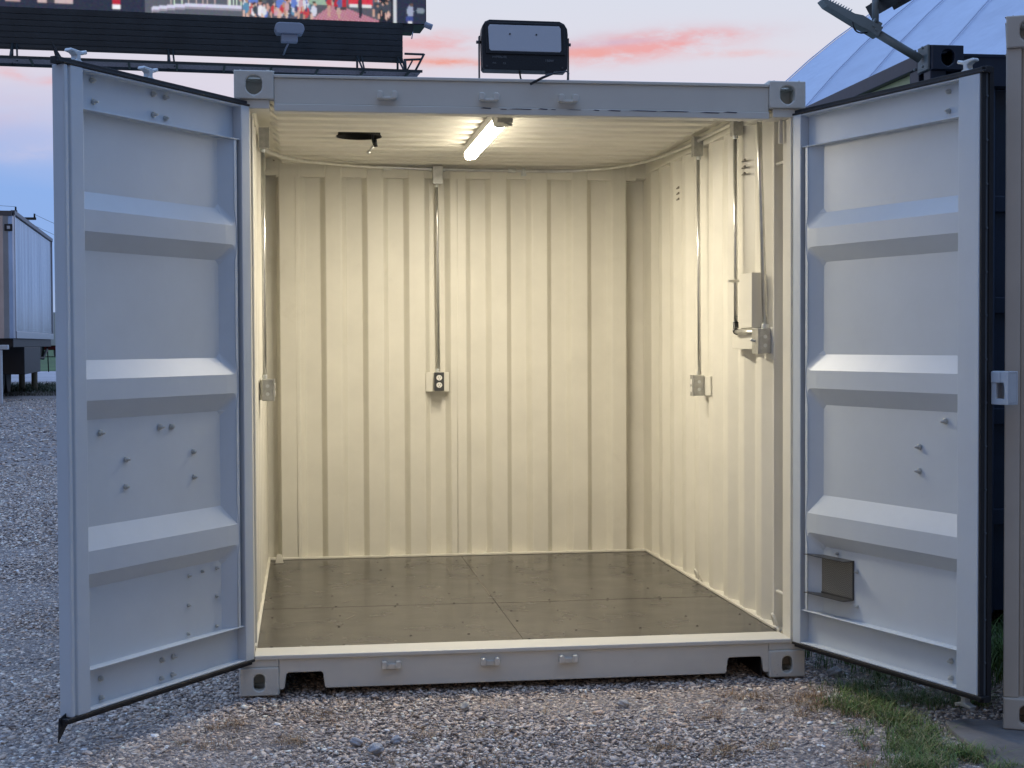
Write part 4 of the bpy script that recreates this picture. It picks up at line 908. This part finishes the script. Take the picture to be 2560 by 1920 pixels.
PA(m, 'solar_panel', CHAR, .002, M=Matrix.Translation(pv+Vector((.046, 0, .085))) @ Matrix.Rotation(-.52, 4, 'Y'))

# ---------------------------------------------------------------- membrane hall
def hall():
    th, xc, R_, zc = -.036, 26.69, 19.01, -5.21
    ax = Vector((math.sin(th), math.cos(th), 0)); sx = Vector((math.cos(th), -math.sin(th), 0))
    ys = [34, 28.53, 24.93, 20.98, 17.2, 13.5, 9.8]; t = thing('membrane_hall', 'huge white fabric hall with curved seams behind the navy container', 'building', tuple(ax*22+sx*xc))
    L_ = Vector(t.location); m = MB(); na = 48; sub = 8; rows = []
    for i in range(len(ys)-1):
        for k in range(sub):
            f = k/sub; rows.append((ys[i]*(1-f)+ys[i+1]*f, math.sin(math.pi*f)))
    rows.append((ys[-1], 0)); v = []
    a0 = math.asin((0-zc)/R_); 
    for y, sag in rows:
        for j in range(na+1):
            a = a0+(math.pi-2*a0)*j/na; r = R_-.34*sag
            v.append(tuple(ax*y+sx*(xc+r*math.cos(a))+Vector((0, 0, zc+r*math.sin(a)))-L_))
    n = na+1; m.add(v, [(i*n+j, i*n+j+1, (i+1)*n+j+1, (i+1)*n+j) for i in range(len(rows)-1) for j in range(na)], 0, False)
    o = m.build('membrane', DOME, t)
    for pl in o.data.polygons: pl.use_smooth = True
    m = MB()
    for y in ys: m.tube([tuple(ax*y+sx*(xc+(R_+.03)*math.cos(a0+(math.pi-2*a0)*j/na))+Vector((0, 0, zc+(R_+.03)*math.sin(a0+(math.pi-2*a0)*j/na)))-L_) for j in range(na+1)], .018, 6)
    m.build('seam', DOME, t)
    for y in (ys[0], ys[-1]):
        m = MB(); v = [tuple(ax*y+sx*(xc+(R_-.1)*math.cos(a0+(math.pi-2*a0)*j/na))+Vector((0, 0, zc+(R_-.1)*math.sin(a0+(math.pi-2*a0)*j/na)))-L_) for j in range(na+1)]
        m.add(v, [tuple(range(na+1))]); m.build('end_wall', DOME, t, solid=.05)
hall()

# ---------------------------------------------------------------- billboard
BD = Vector((1, .0785, 0)).normalized(); BN = Vector((BD.y, -BD.x, 0))      # BN towards the camera
BO = Vector((0, 43.9, 0))
t = thing('billboard', 'huge digital billboard showing a street crowd above dark louvred skirting', 'billboard', tuple(BO))
MBB = Matrix(((BD.x, BN.x, 0, 0), (BD.y, BN.y, 0, 0), (0, 0, 1, 0), (0, 0, 0, 1)))
def PB(m, n_, ma, bev=0, par=None): return m.build(n_, ma, par or t, bevel=bev, M=MBB)
m = MB(); m.box((-11.45, -1.4, 12.10), (3.24, -.03, 18.3)); m.box((2.43, -.6, 11.84), (2.80, -.05, 12.099)); PB(m, 'screen_cabinet', BILLB)
m = MB()
for k in range(7):
    z1 = 12.12-k*.19; m.prism([(0, 0), (.055, -.02), (.03, -.185), (0, -.185)], (-17, 0, z1), Y, Z, X, 19.43)
m.box((-17, -.25, 10.90), (2.43, -.001, 12.10)); m.box((-17, .01, 10.86), (2.42, .05, 10.96)); PB(m, 'skirt', LOUV)
m = MB()
m.box((-17, 1.18, 10.29), (2.9, 1.25, 10.37)); m.box((-17, -.05, 10.26), (2.95, .02, 10.36)); m.box((-17, 1.16, 10.95), (3.0, 1.20, 10.99)) if 0 else None
for k in range(14): xx = -16.8+k*1.48; m.box((xx, .0201, 10.28), (xx+.06, 1.179, 10.34))
PB(m, 'catwalk', BILLB)
m = MB()
for k in range(13): m.box((-17, .07+k*.086, 10.345), (2.9, .090+k*.086, 10.36))
PB(m, 'catwalk_grating', mat('grating', (.25, .23, .24), .6, var=.4, vscale=25))
ST = []
for xx in (-10.0, -5.2, .90, 2.25): ST += [((xx, .1, 10.95), (xx+.05, 1.2, 10.33), .035), ((xx+.14, .1, 10.95), (xx+.20, .6, 10.33), .03), ((xx, .06, 10.95), (xx, .06, 10.33), .04)]
ST += [((2.42, .5, 11.02), (3.05, .5, 11.02), .04), ((3.08, .5, 11.04), (2.72, .5, 10.36), .04), ((2.45, .5, 10.82), (3.0, .5, 10.86), .04), ((2.43, .5, 10.85), (2.46, .5, 10.36), .05), ((2.68, .5, 10.80), (2.45, .5, 10.38), .03)]
for a_, b_, r_ in ST: m = MB(); m.tube([a_, b_], r_, 6); PB(m, 'support_strut', BILLB)
m = MB(); m.tube([(-13.4, -1.0, 0), (-13.4, -1.0, 12.0)], .55, 20); m.box((-16, -1.3, 12.0), (2.5, -.95, 12.3)); PB(m, 'pole', BILLB)
SLM = mat('sign_light_paint', (.30, .34, .40), .5)
m = MB(); m.prism([(-.43, -.05), (-.46, 0), (-.46, .10), (-.42, .19), (-.32, .23), (.32, .23), (.42, .19), (.46, .10), (.47, 0), (.43, -.05), (.40, -.12), (-.40, -.12)], (-1.43, 1.3, 11.40), X, Z, Y, .5); m.box((-1.69, 1.4, 11.03), (-1.17, 1.7, 11.2799)); PB(m, 'sign_light', SLM, .03)
m = MB(); m.tube([(-1.45, 1.5, 11.03), (-1.52, 1.3, 10.90), (-1.52, .05, 10.92)], .03, 8); PB(m, 'sign_light_arm', SLM)
m = MB(); m.tube([(3.18, .0, 12.12), (3.42, .05, 12.02)], .10, 10); m.tube([(2.78, 0, 11.85), (2.74, 0, 11.62)], .02, 6); PB(m, 'corner_fitting', SLM)
def screen():
    rng = random.Random(4); WN, HNN = 420, 170; cell = 14.63/WN
    A = np.zeros((HNN, WN, 3)); z = lambda r: r*cell
    yy, xx = np.mgrid[0:HNN, 0:WN]
    A[:] = (.10, .11, .14); A[60:] = (.45, .50, .56)
    # buildings and trees of the street scene
    for k in range(40):
        x0 = rng.randint(0, WN); w_ = rng.randint(8, 40); h0 = rng.randint(14, 60); h1 = h0+rng.randint(20, 90); c = rng.choice([(.05, .06, .08), (.2, .1, .08), (.08, .12, .06), (.5, .48, .45), (.3, .05, .05), (.6, .62, .66)])
        A[h0:min(h1, HNN), x0:x0+w_] = c
    def rect(x0, x1, h0, h1, c): A[max(0, int(h0)):int(h1), max(0, int(x0)):int(x1)] = c
    def el(cx, cy, rx, ry, c):
        k = ((xx-cx)/rx)**2+((yy-cy)/ry)**2 < 1; A[k] = c
    PXV = lambda a: (a/2212*13.67+1.11)/14.63*WN     # photograph column -> pixel column of the screen
    rect(PXV(0), PXV(240), 0, 10, (.012, .016, .03)); rect(PXV(20), PXV(50), 6, 30, (.5, .35, .33)); rect(PXV(70), PXV(130), 8, 30, (.6, .5, .5))
    rect(PXV(120), PXV(330), 4, 30, (.015, .02, .05)); rect(PXV(232), PXV(250), 5, 12, (.8, .8, .85)); rect(PXV(232), PXV(250), 9, 12, (.5, .02, .05))
    scx = lambda a: PXV(a*2212/2212)
    E_ = (14.63/ (920-(-75)))  # metres per photograph column
    def c2(a): return (a+75)/995*WN
    rect(c2(-75), c2(300), 0, 30, (.02, .025, .05)); rect(c2(10), c2(40), 5, 20, (.45, .30, .30)); rect(c2(75), c2(150), 5, 26, (.55, .42, .42)); rect(c2(95), c2(110), 5, 30, (.05, .05, .06)); rect(c2(232), c2(248), 2, 6, (.85, .85, .9)); rect(c2(232), c2(248), 6, 12, (.45, .02, .04))
    for x in range(int(c2(315)), int(c2(510))):
        d = (x-c2(315))/(c2(510)-c2(315)); hh = 6+5*math.sin(min(1, d*1.4)*math.pi*.6); A[int(hh)-3:int(hh), x] = (.62, .62, .78); A[int(hh)-5:int(hh)-3, x] = (.3, .28, .34)
        if rng.random() < .3: A[int(hh):int(hh)+12, x] = rng.choice([(.6, .75, .6), (.1, .1, .12), (.5, .4, .4)])
    rect(c2(510), c2(920), 0, 14, (.09, .09, .11))
    for x in range(int(c2(660)), int(c2(815))):
        d = (x-c2(660))/(c2(815)-c2(660)); hh = 16*min(1, min(d*3.2, (1-d)*1.35+.1))
        for r in range(int(hh)):
            A[r, x] = (.42, .16, .22) if (x+r*2) % 5 else (.55, .34, .40)
    rect(c2(712), c2(742), 13, 40, (.45, .02, .03)); rect(c2(746), c2(800), 15, 24, (.62, .04, .06)); rect(c2(748), c2(798), 13, 16, (.7, .7, .72)); rect(c2(640), c2(712), 14, 40, (.3, .42, .32)); rect(c2(716), c2(740), 10, 13, (.06, .05, .05))
    rect(c2(815), c2(860), 0, 60, (.012, .014, .022)); rect(c2(848), c2(854), 0, 60, (.6, .62, .66)); rect(c2(856), c2(920), 0, 60, (.02, .025, .05))
    skin = [(.55, .32, .26), (.42, .24, .18), (.62, .42, .36)]; sh = [(.6, .62, .72), (.12, .20, .55), (.5, .05, .06), (.05, .06, .08), (.65, .68, .72), (.1, .25, .4), (.55, .35, .4), (.2, .4, .45), (.75, .75, .8)]
    for k in range(64):
        x = c2(rng.uniform(512, 668)) if k < 44 else c2(rng.uniform(800, 838)) if k < 52 else rng.uniform(0, WN); b = rng.uniform(-3, 10) if k < 52 else rng.uniform(14, 20)
        s_ = rng.uniform(.8, 1.3); c = rng.choice(sh) if k < 44 or k > 51 else rng.choice(sh[3:4])
        el(x, b+7*s_, 2.4*s_, 4.2*s_, c); el(x+rng.uniform(-1, 1), b+12.5*s_, 1.3*s_, 1.6*s_, rng.choice(skin)); el(x+rng.choice((-2, 2)), b+2*s_, 1.1*s_, 3.2*s_, rng.choice(skin+[(.05, .06, .12)])); el(x, b+13.8*s_, 1.4*s_, .9*s_, (.05, .03, .02))
    for a in (700, 770):
        el(c2(a), 16, 2.2, 6, (.45, .04, .05) if a == 700 else (.03, .03, .04)); el(c2(a), 8, 1.6, 6, (.5, .3, .24) if a == 700 else (.02, .02, .03))
    el(c2(722), 8, 1.6, 7, (.5, .32, .27)); el(c2(724), 16, 2.4, 5, (.1, .12, .3))
    el(c2(884), 11, 3.2, 5.5, (.33, .36, .50)); el(c2(886), 17, 1.7, 2, (.12, .07, .06)); el(c2(882), 3.5, 3.6, 3.4, (.05, .07, .25)); rect(c2(880), c2(890), 0, 2, (.7, .7, .74)); el(c2(908), 12, 4, 3, (.2, .25, .3))
    A = A*1.05+np.random.default_rng(1).normal(0, .05, A.shape)*(A.mean(2, keepdims=True)+.1)
    Pd = np.pad(A, ((1, 1), (1, 1), (0, 0)), 'edge'); A = (Pd[:-2, 1:-1]+Pd[2:, 1:-1]+Pd[1:-1, :-2]+Pd[1:-1, 2:]+3*Pd[1:-1, 1:-1])/7
    nv = (WN+1)*(HNN+1); gx, gz = np.meshgrid(np.arange(WN+1)*cell-11.42, np.arange(HNN+1)*cell+12.13)
    P3 = np.stack([gx.ravel(), np.full(nv, .002), gz.ravel()], 1)@np.array([[BD.x, BD.y, 0], [BN.x, BN.y, 0], [0, 0, 1]])
    i = np.arange(WN)[None]+np.arange(HNN)[:, None]*(WN+1); F = np.stack([i, i+1, i+WN+2, i+WN+1], -1).reshape(-1, 4)
    me = bpy.data.meshes.new('screen'); me.from_pydata([], [], []) if 0 else None
    me.vertices.add(nv); me.vertices.foreach_set('co', P3.astype(np.float32).ravel()); nf = len(F)
    me.loops.add(nf*4); me.loops.foreach_set('vertex_index', F.astype(np.int32).ravel()); me.polygons.add(nf); me.polygons.foreach_set('loop_start', np.arange(0, nf*4, 4, dtype=np.int32)); me.polygons.foreach_set('loop_total', np.full(nf, 4, dtype=np.int32))
    at = me.color_attributes.new('tint', 'FLOAT_COLOR', 'CORNER'); c = np.ones((nf, 4, 4), np.float32); c[:, :, :3] = np.clip(A, 0, 1).reshape(-1, 1, 3); at.data.foreach_set('color', c.ravel())
    me.materials.append(PIX); me.update(); o = bpy.data.objects.new('screen', me); COL.objects.link(o); o.parent = t
screen()

# ---------------------------------------------------------------- trailer and far things at the left
TO = Vector((-6.6, 24.5, .33)); TR = -.072
t = thing('trailer', 'silver box trailer parked beyond the gravel at the left edge', 'trailer', tuple(TO), -TR)
m = MB(); m.box((-2.45, .15, 1.26), (-.02, 8.4, 3.72)); 
m.build('box_body', ALU, t, bevel=.02)
m = MB(); n = 8
m.prism([(-2.6, .149), (-2.6, 0), (-.35, -.02)]+[(-.35+.35*math.sin(a), .33-.35*math.cos(a)) for a in [math.pi/2*i/n for i in range(1, n+1)]]+[(0, .40), (-.02, .149)] if 0 else [(-2.45, .149), (-2.45, 0), (-.20, 0), (-.10, .02), (-.03, .07), (0, .149)], (0, 0, 1.26), X, Y, Z, 2.42)
m.build('front_corner', mat('dull_aluminium', (.50, .51, .54), .3, .75, var=.15, vscale=1.2), t)
m = MB(); m.box((-.06, .12, 3.721), (.02, 8.43, 3.80)); m.box((-2.45, .0, 3.681), (-.03, .12, 3.78)); m.build('top_rail', mat('rail_steel', (.10, .10, .11), .4, .3), t)
m = MB(); m.box((-.019, .25, 1.26), (.015, 8.4, 1.40)); m.box((-.019, 8.33, 1.4), (.012, 8.4, 3.72)); m.box((-.019, .17, 1.4), (.01, .25, 3.72)); m.build('side_frame', mat('frame_aluminium', (.55, .55, .57), .35, .7), t, bevel=.004)
m = MB(); m.box((-.17, -.012, 3.38), (-.02, .06, 3.52)); m.build('marker_light', CHAR, t, bevel=.01)
m = MB(); m.box((-.12, -.02, 3.42), (-.06, -.013, 3.48)); m.build('marker_lens', TRAILW, t)
m = MB(); m.box((-2.4, .2, 1.08), (-.05, 8.4, 1.259)); m.box((-1.5, 2.2, .50), (-.05, 5.6, 1.079)); m.build('chassis', CHAR, t, bevel=.01)
m = MB(); m.tube([(-.25, 4.0, 1.08), (-.18, 5.2, .85), (-.08, 6.6, .80), (-.05, 7.2, 1.0)], .035, 8); m.tube([(-.1, 7.9, 1.2), (-.08, 7.95, .45)], .015, 6); m.build('air_hose', BLACKR, t)
for xx in (-.35, -2.0):
    m = MB()
    for dx in (0, .28): m.tube([(xx+dx-.1, 5.4, -.02), (xx+dx-.1, 5.4, 1.1)], .07, 8)
    m.build('landing_leg', WOOD, t)
for yy in (3.0, 4.2):
    for xx in (-2.2, -.75):
        m = MB(); m.tube([(xx-.15, yy, .48), (xx+.15, yy, .48)], .47, 24); m.build('wheel', BLACKR, t, bevel=.03)
m = MB(); m.box((-.45, 23.2, 0), (.05, 23.3, .1)); 
t = thing('white_post', 'white painted post with a crossbar in front of the trailer', 'post', (-6.72, 23.4, .33))
m = MB(); m.box((-.06, 0, 0), (.07, .12, 1.04)); m.build('upright', TRAILW, t, bevel=.01); m = MB(); m.box((-.9, -.01, 1.041), (.19, .13, 1.13)); m.build('crossbar', TRAILW, t, bevel=.01)
t = thing('utility_pole', 'dark wooden utility pole with one crossarm behind the trailer', 'utility pole', (-19.75, 97, .35))
def PX(m, n_, ma): return m.build(n_, ma, t)
POLEM = mat('pole_wood', (.05, .04, .035), .8)
m = MB(); m.tube([(0, 0, 0), (0, 0, 10.0)], .17, 10, r2=.11); PX(m, 'pole', POLEM)
m = MB(); m.box((-.1, -.06, 9.38), (1.3, .06, 9.55)); m.tube([(.35, 0, 9.38), (.05, 0, 8.95)], .04, 6); PX(m, 'crossarm', POLEM)
for x, z in ((0, 10.0), (1.2, 9.55), (.8, 9.1)): m = MB(); m.tube([(x, 0, z), (x, 0, z+.25)], .06, 8); PX(m, 'insulator', CHAR)
for x0, z0, x1, z1, lab in ((1.2, 9.75, 9, 6.9, 'upper'), (.8, 9.2, 9.5, 5.8, 'lower')):
    pts = [(-19.75+x0+(x1-x0)*k/10, 97, .35+z0+(z1-z0)*k/10-1.0*(k/10)*(1-k/10)) for k in range(11)]
    m = MB(); m.tube(pts, .012, 5); tag(m.build('power_line', POLEM), lab+' thin power line hanging off the utility pole crossarm', 'wire')
m = MB(); m.tube([(-19.75, 97, 10.6), (-30, 97, 11.2)], .012, 5); tag(m.build('power_line', POLEM), 'thin power line running left from the pole top', 'wire')
# distant truck and hedge
t = thing('parked_truck', 'small distant white and red truck beyond the trailer', 'truck', (-22, 128, .35), .3)
m = MB(); m.box((-1.3, 0, 1.0), (1.3, 8, 3.9)); m.build('cargo_box', TRAILW, t, bevel=.05); m = MB(); m.prism([(0, .6), (2.6, .6), (2.6, 2.0), (1.9, 3.2), (0, 3.2)], (-1.2, 8.1, 0), Y, Z, X, 2.4); m.build('cab', mat('truck_red', (.35, .03, .04), .4), t, bevel=.05)
for yy in (1.2, 6, 9.6):
    for xx in (-1.3, 1.05): m = MB(); m.tube([(xx, yy, .5), (xx+.25, yy, .5)], .5, 16); m.build('wheel', BLACKR, t)
def far_trees():
    rng = np.random.default_rng(21); n = 9000; x = rng.uniform(-260, 200, n); hgt = (3.2+1.6*np.sin(x*.11)+1.1*np.sin(x*.37+1)); z = rng.uniform(0, 1, n)*hgt; y = 300+rng.normal(0, 3, n)
    q = np.stack([x, y, z+.3], 1); s = rng.uniform(.5, 1.3, (n, 1)); d1 = rng.normal(size=(n, 3)); d2 = rng.normal(size=(n, 3)); V3 = np.stack([q, q+d1*s, q+d2*s], 1).reshape(-1, 3)
    o = mesh_np('far_treeline', V3, np.arange(3*n).reshape(-1, 3), np.repeat(np.array([[.03, .05, .025]])*rng.uniform(.6, 1.4, (n, 1)), 3, 0), GRASSM); tag(o, 'low dark line of far trees on the horizon', 'trees', kind='stuff')
far_trees()
